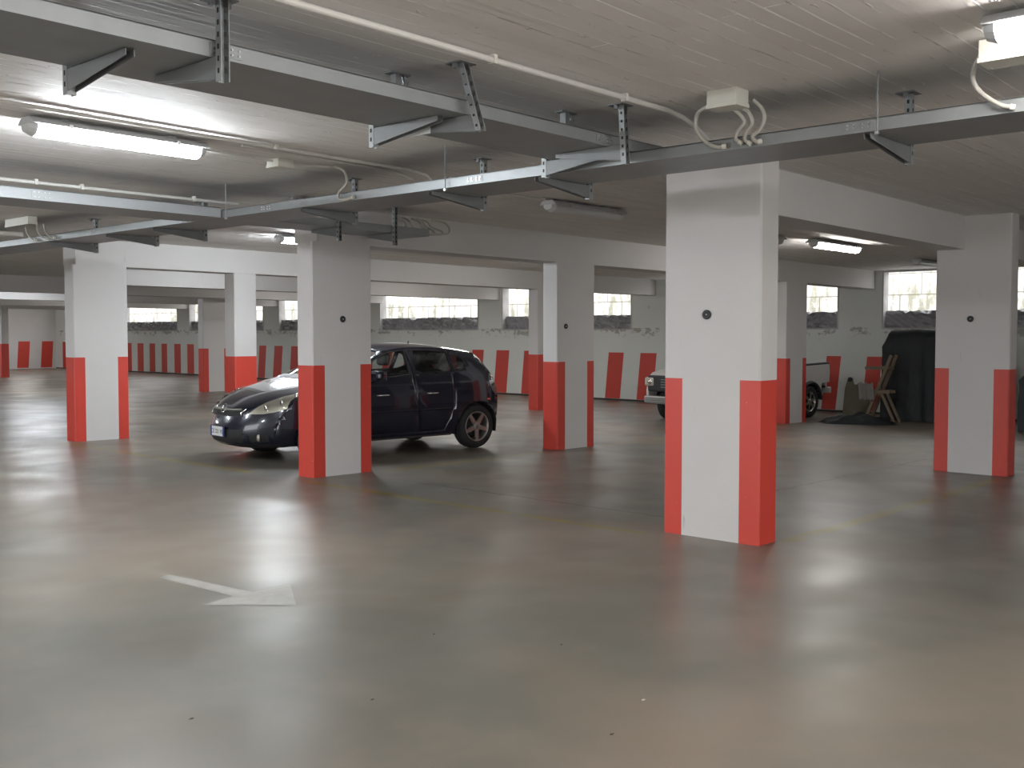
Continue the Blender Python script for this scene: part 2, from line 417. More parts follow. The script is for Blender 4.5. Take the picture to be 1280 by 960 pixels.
# beams
def beam(v, w, u0, u1, label):
    mb = MB(); us2 = [u0] + ([7.] if u0 < 7 < u1 else []) + [u1]
    for p, q in zip(us2[:-1], us2[1:]):
        mb.prism([(p, v, zb(p)), (p, v + w, zb(p)), (p, v + w, zc(p)), (p, v, zc(p))], [(q, v, zb(q)), (q, v + w, zb(q)), (q, v + w, zc(q)), (q, v, zc(q))])
    o = mb.build('ceiling_beam', M['white'], weld=1e-4)
    return tag(o, label, 'beam', 'white ceiling beams', 'structure')
beam(4.25, .385, 7.1, UW, 'white concrete beam running from the nearest column to the back wall')
beam(9.26, .40, 7.1, UW, 'white concrete beam above the parked navy hatchback')
beam(14.98, .40, 7.1, UW, 'white concrete beam over the column at far left of the hatchback')
beam(20.4, .40, 9.9, UW, 'white concrete beam seen through the opening left of the hatchback')
for v in (25.5, 31.25, 37.25, 42.55):
    beam(v, .40, 4., UW, 'distant white concrete beam near the far end wall')

# columns: chamfered shaft, red corner bands up to 1.25 m
def column(u, v, du, dv, label, band=.17, hb=1.245, full=False):
    z0 = zf(u, v) - .02; zt = zc(u + du) if full else zb(u) + .001; c = .014
    P = []
    def side(a, b):   # points along one face from a to b, with the band split
        L = (Vector(b) - Vector(a)).length; d = (Vector(b) - Vector(a)).normalized(); w = band - c
        pts = [a]
        if L > 3 * band: pts += [tuple(Vector(a) + d * w), tuple(Vector(b) - d * w)]
        return pts + [b]
    A = [((c, 0), (du - c, 0)), ((du, c), (du, dv - c)), ((du - c, dv), (c, dv)), ((0, dv - c), (0, c))]
    ring = []; kind = []
    for a, b in A:
        s = side(a, b)
        for i in range(len(s) - 1):
            ring.append(s[i]); kind.append(0 if len(s) == 4 and i == 1 else 1)
        ring.append(s[-1]); kind.append(2)     # chamfer to the next face
    n = len(ring); mb = MB()
    zz = [z0, zf(u, v) + hb, zt]
    lv = [[(u + x, v + y, z) for x, y in ring] for z in zz]
    for i in range(n):
        j = (i + 1) % n
        mb.add([lv[0][i], lv[0][j], lv[1][j], lv[1][i]], [(0, 1, 2, 3)], {0: 0, 1: 1, 2: 1}[kind[i]])
        mb.add([lv[1][i], lv[1][j], lv[2][j], lv[2][i]], [(0, 1, 2, 3)], 0)
    mb.add(lv[2], [tuple(range(n))], 0)
    o = mb.build('column', [M['white'], M['red']], weld=1e-5)
    return tag(o, label, 'column', 'white columns with red corner bands', 'structure')
W_, D_ = .85, .275
column(7.0, 3.79, D_, W_, 'nearest white concrete column with red corner bands and a conduit box above', full=True)
column(7.03, 9.26, W_, D_, 'white column with red corners standing in front of the navy hatchback')
column(7.05, 14.98, W_, D_, 'white column with red corners left of the hatchback, beside the arched opening')
column(11.28, 9.26, W_, D_, 'white column with red corners just right of the hatchback rear')
column(12.75, 3.72, D_, W_, 'white column with red corners at the right, in front of the black tarpaulin', full=True)
column(9.8, 15.0, .43, .30, 'slim column red all round below, behind the hatchback bonnet', band=.3)
column(17.55, 14.98, .275, .275, 'thin distant column with red corner beyond the hatchback tail', band=.17)
column(18.1, 9.26, W_, D_, 'white column behind the nearest column, in front of the white pickup')
column(16.2, 26.4, .85, .275, 'far white column with one red strip, seen left behind the slim column')
column(15.9, 39.55, .275, .85, 'farthest red-cornered column cut by the left edge of the photo')

# black round discs fixed to the columns
def disc(p, nrm, label):
    mb = MB(); z = Vector(nrm); x = Vector((0, 0, 1)).cross(z); m = Matrix((x, Vector((0, 0, 1)), z)).transposed().to_4x4(); m.translation = Vector(p)
    mb.lathe([(.0, .0), (.037, .0), (.037, .010), (.031, .014), (.012, .012), (.010, .004), (0.0001, .004)], 20, 0, m)
    e = empty('round_marker', p, 0, label, 'marker', 'black round markers on columns')
    mb.v = [tuple(Vector(q) - Vector(p)) for q in mb.v]
    mb.build('mounting_disc', M['black'], e)
    m2 = MB(); m.translation = Vector((0, 0, 0))
    m2.lathe([(.0001, .0165), (.007, .016), (.008, .012)], 12, 0, m); m2.build('screw_head', M['bolt'], e)
disc((6.999, 4.25, 1.745), (-1, 0, 0), 'small black round disc on the nearest column')
disc((7.454, 9.259, 1.76), (0, -1, 0), 'small black round disc on the column in front of the hatchback')
disc((11.46, 9.259, 1.70), (0, -1, 0), 'small black round disc on the column right of the hatchback')
disc((12.749, 4.163, 1.77), (-1, 0, 0), 'small black round disc on the right column before the tarpaulin')

# worn arrow painted on the floor
mb = MB(); z = .0015
mb.add([(3.56, 6.25, z), (3.47, 6.22, z), (3.52, 5.44, z), (3.285, 5.40, z), (3.65, 4.98, z), (3.935, 5.43, z), (3.66, 5.44, z)], [(0, 1, 2, 6), (2, 3, 4), (6, 2, 4), (6, 4, 5)]); mb.keepn = True
o = mb.build('floor_arrow', M['arrow'])
for f in o.data.polygons:
    pass
bm = bmesh.new(); bm.from_mesh(o.data)
for f in bm.faces:
    if f.normal.z < 0: f.normal_flip()
bm.to_mesh(o.data); bm.free()
tag(o, 'worn pale arrow painted on the bare concrete floor', 'road marking', kind='structure')

# ================================================================== SERVICES ON THE CEILING
def tray(name, p, q, w, h, label, side, joints=(), mat='galv', cover=True):
    """open steel channel from p to q (near lip line), w across, h high"""
    p = Vector(p); q = Vector(q); L = (q - p).length; d = (q - p).normalized(); s = Vector(side); t = .004
    e = empty(name, p, 0, label, 'cable tray', 'galvanised cable trays')
    mb = MB()
    def strip(a, b, up0, up1):
        A = [d * 0 + s * a, s * b]; f = lambda o_: [o_ + s * a + Vector((0, 0, up0)), o_ + s * b + Vector((0, 0, up0)), o_ + s * b + Vector((0, 0, up1)), o_ + s * a + Vector((0, 0, up1))]
        mb.prism(f(Vector((0, 0, 0))), f(d * L))
    strip(0, w, 0, t); mb.build('channel', M[mat], e)
    for a, b, c_, d_ in ((0, t, 0, .018), (w - t, w, w - .018, w)):
        mb = MB(); strip(a, b, t, h); strip(c_, d_, h - t, h); mb.build('side_rail', M[mat], e, weld=1e-5)
    if cover:
      mb = MB(); f = lambda o_: [o_ + s * .003 + Vector((0, 0, h)), o_ + s * (w - .003) + Vector((0, 0, h)), o_ + s * (w - .003) + Vector((0, 0, h + .003)), o_ + s * .003 + Vector((0, 0, h + .003))]
      mb.prism(f(Vector((0, 0, 0))), f(d * L)); mb.build('cover', M['galvd'], e)
    for k in joints:
        mb = MB(); f = lambda o_: [o_ + s * -.003 + Vector((0, 0, .012)), o_ + s * 0 + Vector((0, 0, .012)), o_ + s * 0 + Vector((0, 0, h - .012)), o_ + s * -.003 + Vector((0, 0, h - .012))]
        mb.prism(f(d * (k - .08)), f(d * (k + .08))); jp = mb.build('joint_plate', M[mat], e)
        for a in (-.06, -.025, .025, .06):
            for zz in (.025, h - .025):
                MB().box(tuple(d * (k + a) - s * .007 + Vector((-.004, -.004, zz - .004))), tuple(d * (k + a) - s * .003 + Vector((.004, .004, zz + .004)))).build('bolt', M['bolt'], jp)
    return e
tray('cable_tray', (-3.5, 3.9, 2.765), (5.95, 3.9, 2.765), .60, .072, 'large galvanised cable tray crossing the upper left towards the nearest column', (0, 1, 0), (6.02, 8.7))
tray('cable_tray', (5.5, -3, 2.69), (5.5, 20, 2.69), .55, .07, 'galvanised cable tray running past the tops of the columns, from right edge to far left', (1, 0, 0), (5.4, 8.3, 14.2, 10.9))
tray('cable_tray', (-3.5, 8.6, 2.69), (5.48, 8.6, 2.69), .57, .09, 'pale cable tray beyond the lit lamp at left, lit bright on its face', (0, 1, 0), (7.3,), 'pale')
tray('cable_tray', (6.06, 8.6, 2.70), (8.18, 8.6, 2.70), .50, .08, 'short cable tray across the top of the column before the hatchback', (0, 1, 0), (), cover=False)

def bracket(u, v, zbot, ztop, armdir, armlen, label, lean=(0, 0), holes=True, group='ceiling brackets of the trays', armz=None):
    e = empty('tray_bracket', (u, v, ztop), 0, label, 'bracket', group)
    H = ztop - zbot; a = Vector(armdir); b = Vector((-a.y, a.x, 0)); L = Vector((lean[0], lean[1], 0))
    mb = MB(); w = .021
    def sect(z, t): 
        o_ = L * t
        return [o_ + b * x + a * y + Vector((0, 0, z)) for x, y in ((-w, 0), (w, 0), (w, -.04), (w - .004, -.04), (w - .004, -.004), (-w + .004, -.004), (-w + .004, -.04), (-w, -.04))]
    mb.prism(sect(-H, 1), sect(-.006, 0))
    if holes:
        hb = mb
        z = -.05
        while z > -H + .03:
            t = -z / H; o_ = L * t + Vector((0, 0, z))
            for sgn, off in ((1, .0008), (-1, -.0408)):
                c = o_ + a * off
                hb.add([c + b * -.007 + Vector((0, 0, -.011)), c + b * .007 + Vector((0, 0, -.011)), c + b * .007 + Vector((0, 0, .011)), c + b * -.007 + Vector((0, 0, .011))], [(0, 1, 2, 3)], 1)
            for sgn in (-1, 1):
                c = o_ + b * (sgn * (w + .0008)) - a * .02
                hb.add([c + a * -.007 + Vector((0, 0, -.011)), c + a * .007 + Vector((0, 0, -.011)), c + a * .007 + Vector((0, 0, .011)), c + a * -.007 + Vector((0, 0, .011))], [(0, 1, 2, 3)], 1)
            z -= .05
    mb.build('post', [M['galv'], M['hole']], e)
    mb = MB(); mb.box((-.06, -.055, -.006), (.06, .055, 0)); mb.box((-.05, -.012, -.03), (-.03, .012, -.006)); mb.box((.03, -.012, -.03), (.05, .012, -.006))
    mb.build('ceiling_plate', M['galvd'], e)
    zt = (armz if armz is not None else zbot + .1) - ztop - .002; hh = .095; mb = MB(); o_ = L
    for off in (-.02, .017):
        pts = [o_ + b * off + a * .002 + Vector((0, 0, zt)), o_ + b * off + a * armlen + Vector((0, 0, zt)), o_ + b * off + a * armlen + Vector((0, 0, zt - .028)), o_ + b * off + a * .002 + Vector((0, 0, zt - hh))]
        mb.prism(pts, [p + b * .003 for p in pts])
    mb.add([o_ + b * -.02 + a * .002 + Vector((0, 0, zt)), o_ + b * .02 + a * .002 + Vector((0, 0, zt)), o_ + b * .02 + a * armlen + Vector((0, 0, zt)), o_ + b * -.02 + a * armlen + Vector((0, 0, zt))], [(0, 1, 2, 3)])
    arm = mb.build('arm', M['galvd'], e)
    for zz in (zt - .02, zt - .07): MB().box(tuple(o_ + Vector((-.008, -.008, zz - .008)) + a * .012), tuple(o_ + Vector((.008, .008, zz + .008)) + a * .022)).build('bolt', M['bolt'], arm)
    return e
zt1 = 2.764
bracket(2.47, 3.868, 2.655, 3.0, (0, 1, 0), .50, 'slotted steel bracket nearest the lit lamp, holding the large tray', armz=zt1)
bracket(3.88, 3.84, 2.67, 3.0, (0, 1, 0), .60, 'leaning slotted bracket with white sticker under the large tray', lean=(.13, 0), armz=zt1)
bracket(5.23, 3.80, 2.64, 3.0, (0, 1, 0), .52, 'upright perforated strut where the large tray meets the cross tray', lean=(.03, 0), armz=zt1)
for u, v, t in ((3.80, 4.24, 'left of the leaning bracket'), (5.17, 4.18, 'left of the perforated strut')):
    e = empty('ceiling_anchor', (u, v, zc(u)), 0, 'small dark steel anchor on the ceiling above the large tray, ' + t, 'anchor', 'ceiling anchors above the large tray')
    MB().box((-.07, -.03, -.008), (.07, .03, 0)).build('ceiling_plate', M['galvd'], e)
    mb = MB(); mb.tube([(.045, 0, -.005), (.06, 0, -.04), (.04, 0, -.085), (-.005, 0, -.10)], .014, 8); mb.build('strap_mount', M['galvd'], e)
    MB().box((-.03, -.022, -.10), (.012, .022, -.008)).build('channel_stub', M['galvd'], e)
for u, t in ((2.15, 'at the upper left corner'), (3.91, 'by its middle'), (5.43, 'near the nearest column')):
    bracket(u, 4.545, 2.655, 3.0, (0, -1, 0), .52, 'bracket on the far side of the large tray ' + t, armz=zt1)
# white sticker on the leaning bracket's arm
mb = MB(); mb.box((3.985, 4.18, 2.70), (3.9878, 4.40, 2.752)); o = mb.build('sticker', M['platew']); tag(o, 'white paper sticker on the arm of the leaning bracket', 'sticker')
lab = ['beside the junction box at the right', 'in front of the nearest column', 'halfway between the nearest column and the hatchback column', 'above the hatchback column', 'left of the hatchback column', 'over the far left column', 'at the far left end']
for (v, t) in zip((2.36, 4.72, 5.79, 7.40, 9.9, 10.9, 12.34), lab):
    bracket(6.09, v, 2.585, 3.0, (-1, 0, 0), .57, 'grey bracket under the cross tray ' + t, armz=2.688)
bracket(7.62, 8.575, 2.56, 3.0, (0, 1, 0), .42, 'bracket holding the short tray over the hatchback column, right one', armz=2.698)
bracket(6.85, 8.575, 2.56, 3.0, (0, 1, 0), .42, 'bracket holding the short tray over the hatchback column, left one', armz=2.698)
for (v, t) in ((2.284, 'beside the right-hand bracket'), (5.578, 'in the middle of the photo'), (8.5, 'near the hatchback column')):
    e = empty('hanger_rod', (5.47, v, 3.0), 0, 'thin steel rod hanging the cross tray from the ceiling, ' + t, 'rod', 'hanger rods of the cross tray')
    MB().tube([(0, 0, 0), (0, 0, -.34)], .005, 8).build('rod', M['galvd'], e)
    MB().box((-.01, -.01, -.335), (.01, .01, -.32)).build('nut', M['bolt'], e)

def conduit(pts, r, label, clips=(), group='straight pvc conduits', name='conduit_pipe'):
    P = [Vector(p) for p in pts]; o0 = P[0]
    e = empty(name, o0, 0, label, 'conduit', group)
    MB().tube([p - o0 for p in P], r, 12).build('pipe', M['cond'], e)
    for c in clips:
        c = Vector(c) - o0; mb = MB()
        mb.box(tuple(c + Vector((-.012, -r - .004, -r - .003))), tuple(c + Vector((.012, r + .004, r + .012))))
        mb.build('mounting_clip', M['boxp'], e)
conduit([(-3.5, 3.6, 2.975), (5.45, 3.6, 2.975)] + [(5.6, 3.59, 2.955), (5.72, 3.56, 2.90), (5.80, 3.52, 2.83)], .0165, 'white conduit along the ceiling in front of the large tray', [(u, 3.6, 2.975) for u in (2.2, 3.87, 5.0)])
conduit([(-3.5, 6.42, 2.98), (2.5, 6.42, 2.98), (6.0, 6.55, 2.98), (6.15, 6.5, 2.95), (6.2, 6.42, 2.86)], .013, 'thin conduit on the ceiling behind the lit lamp, upper of the pair', [(u, 6.47, 2.98) for u in (4.6,)])
conduit([(4.4, 6.62, 2.98), (5.9, 6.68, 2.98), (6.1, 6.62, 2.92), (6.14, 6.52, 2.84)], .012, 'thin conduit on the ceiling, lower of the pair reaching the cross tray', [])
conduit([(4.28, 7.0, 2.98), (4.95, 7.02, 2.98)], .010, 'thin conduit joining the lit lamp to the small ceiling box', [])
conduit([(5.1, 7.05, 2.98), (5.47, 6.92, 2.98)], .010, 'thin conduit leaving the small ceiling box', [])
conduit([(6.34, 3.1, 2.92), (6.36, 8.4, 2.92)], .016, 'pale conduit lying above the cross tray beyond its bracket heads', [(6.35, v, 2.92) for v in (4.5, 6.4)])
conduit([(6.9, 6.95, 2.98), (8.25, 6.95, 2.98)], .010, 'thin dark line of conduit leading to the unlit lamp', [])
conduit([(-3.5, 8.9, 2.88), (5.9, 8.95, 2.88)], .016, 'white conduit above the pale tray at left', [(u, 8.93, 2.88) for u in (3.9, 4.3, 5.4)])
conduit([(2., 12.9, 2.80), (5.46, 12.9, 2.80)], .03, 'pale thick pipe at far left joining the cross tray', [(4.9, 12.9, 2.80)])
def flex(pts, label, r=.0115, group='flexible conduits'):
    P = cr(pts, 7); o0 = P[0]; e = empty('flexible_conduit', o0, 0, label, 'conduit', group)
    mb = MB(); mb.tube([p - o0 for p in P], r, 10); mb.build('hose', M['hose'], e)
    d = (P[-1] - P[-2]).normalized(); mb = MB(); mb.tube([P[-1] - o0 - d * .01, P[-1] - o0 + d * .014], r * 1.35, 10); mb.build('gland', M['boxp'], e)
flex([(5.36, 3.235, 2.94), (5.43, 3.36, 2.93), (5.455, 3.40, 2.885), (5.455, 3.388, 2.814), (5.46, 3.327, 2.744), (5.465, 3.26, 2.712), (5.477, 3.22, 2.712)], 'wide loop of grey conduit from the left end of the junction box')
flex([(5.40, 3.12, 2.91), (5.45, 3.09, 2.87), (5.47, 3.08, 2.83), (5.47, 3.125, 2.785), (5.468, 3.135, 2.745), (5.477, 3.11, 2.722)], 'first of three s-bent grey conduits below the junction box')
flex([(5.42, 3.07, 2.91), (5.455, 3.04, 2.88), (5.47, 3.028, 2.82), (5.47, 3.065, 2.777), (5.468, 3.075, 2.735), (5.477, 3.05, 2.712)], 'middle of three s-bent grey conduits below the junction box')
flex([(5.42, 3.0, 2.945), (5.46, 2.965, 2.90), (5.47, 2.95, 2.84), (5.47, 2.98, 2.78), (5.466, 3.025, 2.745), (5.468, 3.0, 2.712), (5.477, 2.985, 2.712)], 'last of three s-bent grey conduits, starting from the box end')
flex([(5.3, 1.70, 2.95), (5.40, 1.765, 2.92), (5.44, 1.785, 2.87), (5.45, 1.765, 2.82), (5.455, 1.72, 2.772), (5.46, 1.655, 2.725), (5.477, 1.61, 2.712)], 'grey conduit hanging from the box at the right edge')
flex([(5.44, 6.86, 2.98), (5.47, 6.76, 2.93), (5.472, 6.735, 2.83), (5.47, 6.83, 2.763), (5.47, 6.825, 2.71), (5.475, 6.74, 2.70), (5.477, 6.66, 2.71)], 's-bent conduit above the hatchback column entering the cross tray')
bx = [(8.22, 0), (8.31, 0), (8.46, 0), (8.54, 0), (8.63, 0)]
for k, (a_, b_) in enumerate(bx):
    flex([(a_, 9.2, 2.97), (a_ + .02, 9.12, 2.93), (a_ + .01, 9.05, 2.87), (a_ - .02, 9.02 - .045 * k, 2.80), (a_ - .12, 8.99 - .055 * k, 2.752), (min(8.10, a_ - .2), 8.97 - .055 * k, 2.735)],
         'grey conduit drooping into the end of the short tray, one of a bundle', group='bundle of conduits at the short tray')
flex([(8.80, 9.22, 2.98), (8.90, 9.10, 2.95), (8.89, 9.0, 2.88), (8.74, 8.86, 2.79), (8.45, 8.70, 2.75), (8.12, 8.645, 2.735)], 'outermost conduit loop curving into the end of the short tray')
for k, (a_, b_) in enumerate(((12.80, 12.62), (12.5, 12.3), (12.31, 12.12))):
    flex([(5.46, a_, 2.89), (5.47, a_ - .02, 2.80), (5.475, a_ - .12, 2.735), (5.475, b_, 2.712), (5.477, b_ - .04, 2.712)], 'grey conduit curving into the cross tray at the far left, one of three', group='far left conduits')

def jbox(lo, hi, label, open_side=None):
    lo = Vector(lo); hi = Vector(hi); c = Vector(((lo.x + hi.x) / 2, (lo.y + hi.y) / 2, hi.z)); e = empty('junction_box', c, 0, label, 'junction box', 'ceiling junction boxes')
    l = lo - c; h = hi - c
    MB().box((l.x, l.y, l.z + .02), tuple(h)).build('body', M['boxp'], e, bevel=.004)
    mb = MB().box((l.x - .003, l.y - .003, l.z), (h.x + .003, h.y + .003, l.z + .022))
    for x in (l.x + .015, h.x - .015):
        for y in (l.y + .015, h.y - .015): mb.lathe([(.0001, l.z - .002), (.006, l.z - .002), (.006, l.z + .001)], 8, 1, Matrix.Translation((x, y, 0)))
    mb.build('lid', [M['boxp'], M['bolt']], e)
jbox((5.27, 3.02, 2.898), (5.41, 3.215, 3.0), 'off-white box on the ceiling above the nearest column, four conduits below')
jbox((5.17, 1.30, 2.878), (5.34, 1.675, 2.985), 'off-white box on the ceiling at the upper right edge')
jbox((4.95, 6.94, 2.93), (5.10, 7.1, 3.0), 'small grey box on the ceiling right of the lit lamp')
jbox((5.38, 12.55, 2.90), (5.49, 13.2, 2.995), 'grey box above the cross tray at the far left')

# fluorescent lamps along u
def lamp(u0, v, L, on, label, zt=None, dim=False, rz=0):
    zt = zt or zc(u0); e = empty('fluorescent_lamp', (u0, v, zt), rz, label, 'lamp', 'fluorescent ceiling lamps')
    def shell(prof, x0, x1): return [(x0, y, z) for y, z in prof], [(x1, y, z) for y, z in prof]
    body = [(-.06, -.018), (-.085, -.035), (-.105, -.056), (-.105, -.063), (.105, -.063), (.105, -.056), (.085, -.035), (.06, -.018)]
    a, b = shell(body, 0, L); MB().prism(a, b).build('housing', M['lampbody'], e)
    dif = [(-.080, -.0625), (-.075, -.098), (-.048, -.126), (0, -.137), (.048, -.126), (.075, -.098), (.080, -.0625)]
    a, b = shell(dif, .05, L - .05); MB().prism(a, b, smooth=True).build('diffuser', M[('lampdim' if dim else 'lamp') if on else 'lampoff'], e)
    for x0, x1 in ((0, .05), (L - .05, L)):
        a, b = shell(dif, x0, x1); s = .72
        a2 = [(x0, y * (s if x0 == 0 else 1), -.0625 + (z + .0625) * (s if x0 == 0 else 1)) for _, y, z in a]; b2 = [(x1, y * (1 if x0 == 0 else s), -.0625 + (z + .0625) * (1 if x0 == 0 else s)) for _, y, z in b]
        MB().prism(a2, b2).build('end_cap', M['lampoff'], e)
    for x in (.25, L - .25):
        MB().box((x - .03, -.02, -.018), (x + .03, .02, 0)).build('mount', M['lampbody'], e)
        MB().box((x - .012, -.111, -.074), (x + .012, -.1055, -.045)).build('clip', M['chrome'], e)
lamp(2.90, 6.78, 1.27, True, 'lit fluorescent lamp at the upper left of the photo')
lamp(14.15, 6.85, 1.55, True, 'lit fluorescent lamp seen between the nearest and the right column', dim=True)
lamp(4.84, 1.53, 1.27, True, 'lit lamp cut by the upper right corner of the photo', dim=True, rz=-PI / 2)
lamp(8.62, 12.1, 1.3, True, 'lit lamp peeping out left of the hatchback column top')
lamp(8.30, 6.95, 1.27, False, 'unlit lamp on the ceiling between the hatchback column and nearest column')
lamp(19.0, 7.17, 1.27, False, 'unlit lamp near the back wall above the black tarpaulin')
lamp(12.3, 7.05, 1.27, False, 'unlit lamp just left of the lit one behind the nearest column')
for (u, v) in ((2.2, 12.1), (-2.6, 6.8), (-1.9, 1.44), (1.75, 1.44), (3.0, -2.6), (-1., -2.6), (3., 18.), (11.5, 17.6), (3., 28.5), (12., 29.), (12., 40.), (18.6, 45.5), (13., 45.6), (17., 34.3), (14.4, 12.1), (17.6, 17.8), (17.5, 23.)):  # lamps added out of view to fill the bays with light
    lamp(u, v, 1.27, True, 'added unseen fluorescent lamp giving fill light to a bay', dim=v < 3 or u > 13)

# ================================================================== CARS
def loft_eval(Cc, Ee, t, s):
    """point on the skin between the centre line Cc and the edge line Ee; s from -1 to 1"""
    i = min(int(t), len(Cc) - 2); f = t - i
    def cat(P):
        a, b, c, d = (Vector(P[max(i - 1, 0)]), Vector(P[i]), Vector(P[i + 1]), Vector(P[min(i + 2, len(P) - 1)]))
        return .5 * ((2 * b) + (c - a) * f + (2 * a - 5 * b + 4 * c - d) * f * f + (3 * b - a - 3 * c + d) * f ** 3)
    c = cat(Cc); e = cat(Ee)
    w = abs(s); g = w ** 2.7; h = w ** 2.3
    return Vector((c.x + (e.x - c.x) * g, s * e.y, c.z + (e.z - c.z) * h)) if w else Vector((c.x, 0, c.z))
def lin(T, x):
    if x <= T[0][0]: return T[0][1]
    for (a, b), (c, d) in zip(T[:-1], T[1:]):
        if x <= c: return b + (d - b) * (x - a) / (c - a)
    return T[-1][1]

PROF = [(.15, .78), (.25, .80), (.35, .835), (.5, .858), (.65, .866), (.8, .860), (.95, .842), (1.05, .815), (1.12, .785), (1.25, .705), (1.38, .622), (1.46, .56), (1.6, .5)]
def Yh(x, z):
    y = lin(PROF, z)
    if x > 2.55: y -= .11 * ((x - 2.55) / .6) ** 2
    if x < .1: y -= .10 * ((.1 - x) / .5) ** 2
    return y
HC = [(3.32, .20), (3.48, .25), (3.54, .34), (3.545, .44), (3.52, .54), (3.485, .63), (3.44, .70), (3.36, .765), (3.20, .85), (2.97, .925), (2.68, .99), (2.50, 1.025), (2.42, 1.04), (2.02, 1.25), (1.64, 1.45), (1.50, 1.487), (1.2, 1.512), (.8, 1.508), (.4, 1.482), (.0, 1.435), (-.14, 1.405), (-.31, 1.24), (-.50, 1.02), (-.57, .88), (-.62, .75), (-.70, .62), (-.71, .45), (-.66, .32), (-.55, .22)]
HE = [(3.02, .22), (3.10, .27), (3.14, .36), (3.14, .46), (3.10, .56), (3.04, .66), (2.98, .755), (2.90, .83), (2.79, .885), (2.68, .935), (2.54, .975), (2.40, 1.01), (2.31, 1.03), (1.90, 1.20), (1.52, 1.375), (1.38, 1.415), (1.1, 1.447), (.75, 1.45), (.35, 1.425), (-.02, 1.37), (-.13, 1.335), (-.25, 1.18), (-.37, 1.0), (-.43, .86), (-.455, .74), (-.46, .62), (-.45, .46), (-.41, .33), (-.36, .25)]
SUB = 3
def hatch(name, label, cat, loc, rz, paint):
    e = empty(name, loc, rz, label, cat)
    Cc = [(x, 0, z) for x, z in HC]; Ee = [(x, Yh(x, z), z) for x, z in HE]
    nT = (len(HC) - 1) * SUB; ts = [i / SUB for i in range(nT + 1)]
    ss = [-1, -.97, -.93, -.88, -.8, -.7, -.6, -.48, -.36, -.24, -.12, 0, .12, .24, .36, .48, .6, .7, .8, .88, .93, .97, 1]
    P = [[loft_eval(Cc, Ee, t, s) for s in ss] for t in ts]
    body = MB(); gl = {'windscreen': MB(), 'rear_window': MB()}
    for i in range(nT):
        for j in range(len(ss) - 1):
            t = (ts[i] + ts[i + 1]) / 2; s = abs((ss[j] + ss[j + 1]) / 2)
            q = [P[i][j], P[i + 1][j], P[i + 1][j + 1], P[i][j + 1]]
            if 12.3 < t < 14 and s < .93: gl['windscreen'].add(q, [(0, 1, 2, 3)], 0, True); continue
            if 20.3 < t < 22 and s < .88: gl['rear_window'].add(q, [(0, 1, 2, 3)], 0, True); continue
            k = 0
            if 4.66 < t < 5.67 and s < .48: k = 1      # upper grille
            if 1.33 < t < 2.9 and s < .6: k = 1        # lower intake
            if 1.33 < t < 2.4 and .7 < s < .93: k = 1  # fog lamp recess
            if 12 <= t <= 12.34 and s < .93: k = 1
            if t < 1.0 or t > 27: k = 1
            body.add(q, [(0, 1, 2, 3)], k, True)
    edge = [(P[i][-1].x, P[i][-1].z) for i in range(nT + 1)]
    ra, fx = .36, 2.51
    def arch(cx, a0, a1, n=14): return [(cx + ra * math.cos(a0 + (a1 - a0) * k / n), .316 + ra * math.sin(a0 + (a1 - a0) * k / n)) for k in range(n + 1)]
    low = -math.asin((.316 - .225) / ra)
    outline = edge + [(-.355, .24)] + arch(0, PI - low, low)[0:] + [(.6, .235), (1.2, .23), (1.75, .23)] + arch(fx, PI - low, low) + [(2.96, .225)]
    # door panels with their window openings
    wf = [(2.03, 1.105), (1.90, 1.165), (1.74, 1.245), (1.58, 1.32), (1.45, 1.365), (1.32, 1.392), (1.16, 1.402), (1.13, 1.40), (1.16, 1.10), (1.5, 1.095), (1.8, 1.10)]
    wr = [(.97, 1.402), (.75, 1.402), (.55, 1.39), (.40, 1.368), (.41, 1.115), (.7, 1.105), (1.04, 1.10)]
    wq = [(.345, 1.355), (.22, 1.315), (.13, 1.265), (.115, 1.22), (.16, 1.155), (.27, 1.12), (.355, 1.117)]
    fd = [(2.09, .30), (2.10, .60), (2.12, .85), (2.14, 1.04), (1.94, 1.15), (1.60, 1.312), (1.36, 1.40), (1.085, 1.426), (1.09, 1.10), (1.07, .85), (1.02, .30)]
    rd = [(1.01, .30), (1.06, .85), (1.08, 1.10), (1.075, 1.427), (.75, 1.430), (.50, 1.415), (.372, 1.392), (.385, 1.10), (.41, .85), (.43, .62), (.50, .47), (.58, .30)]
    def shrink(p, d=.0025):
        cx = sum(a for a, b in p) / len(p); cz = sum(b for a, b in p) / len(p)
        return [(a + (cx - a) / math.hypot(cx - a, cz - b) * d, b + (cz - b) / math.hypot(cx - a, cz - b) * d) for a, b in p]
    grid = [(-.6 + .075 * i, .2 + .06 * j) for i in range(56) for j in range(22)]
    def panel(mb, outl, holes, sg, off=0):
        ex = [p for p in grid if inpoly(p[0], p[1], outl) and not any(inpoly(p[0], p[1], h) for h in holes)]
        V, T = cdt([outl] + holes, ex, lambda x, z: 0 if inpoly(x, z, outl) and not any(inpoly(x, z, h) for h in holes) else None)
        for f, k in T: mb.add([(V[i].x, sg * (Yh(V[i].x, V[i].y) + off), V[i].y) for i in f], [tuple(range(len(f)))], 0, True)
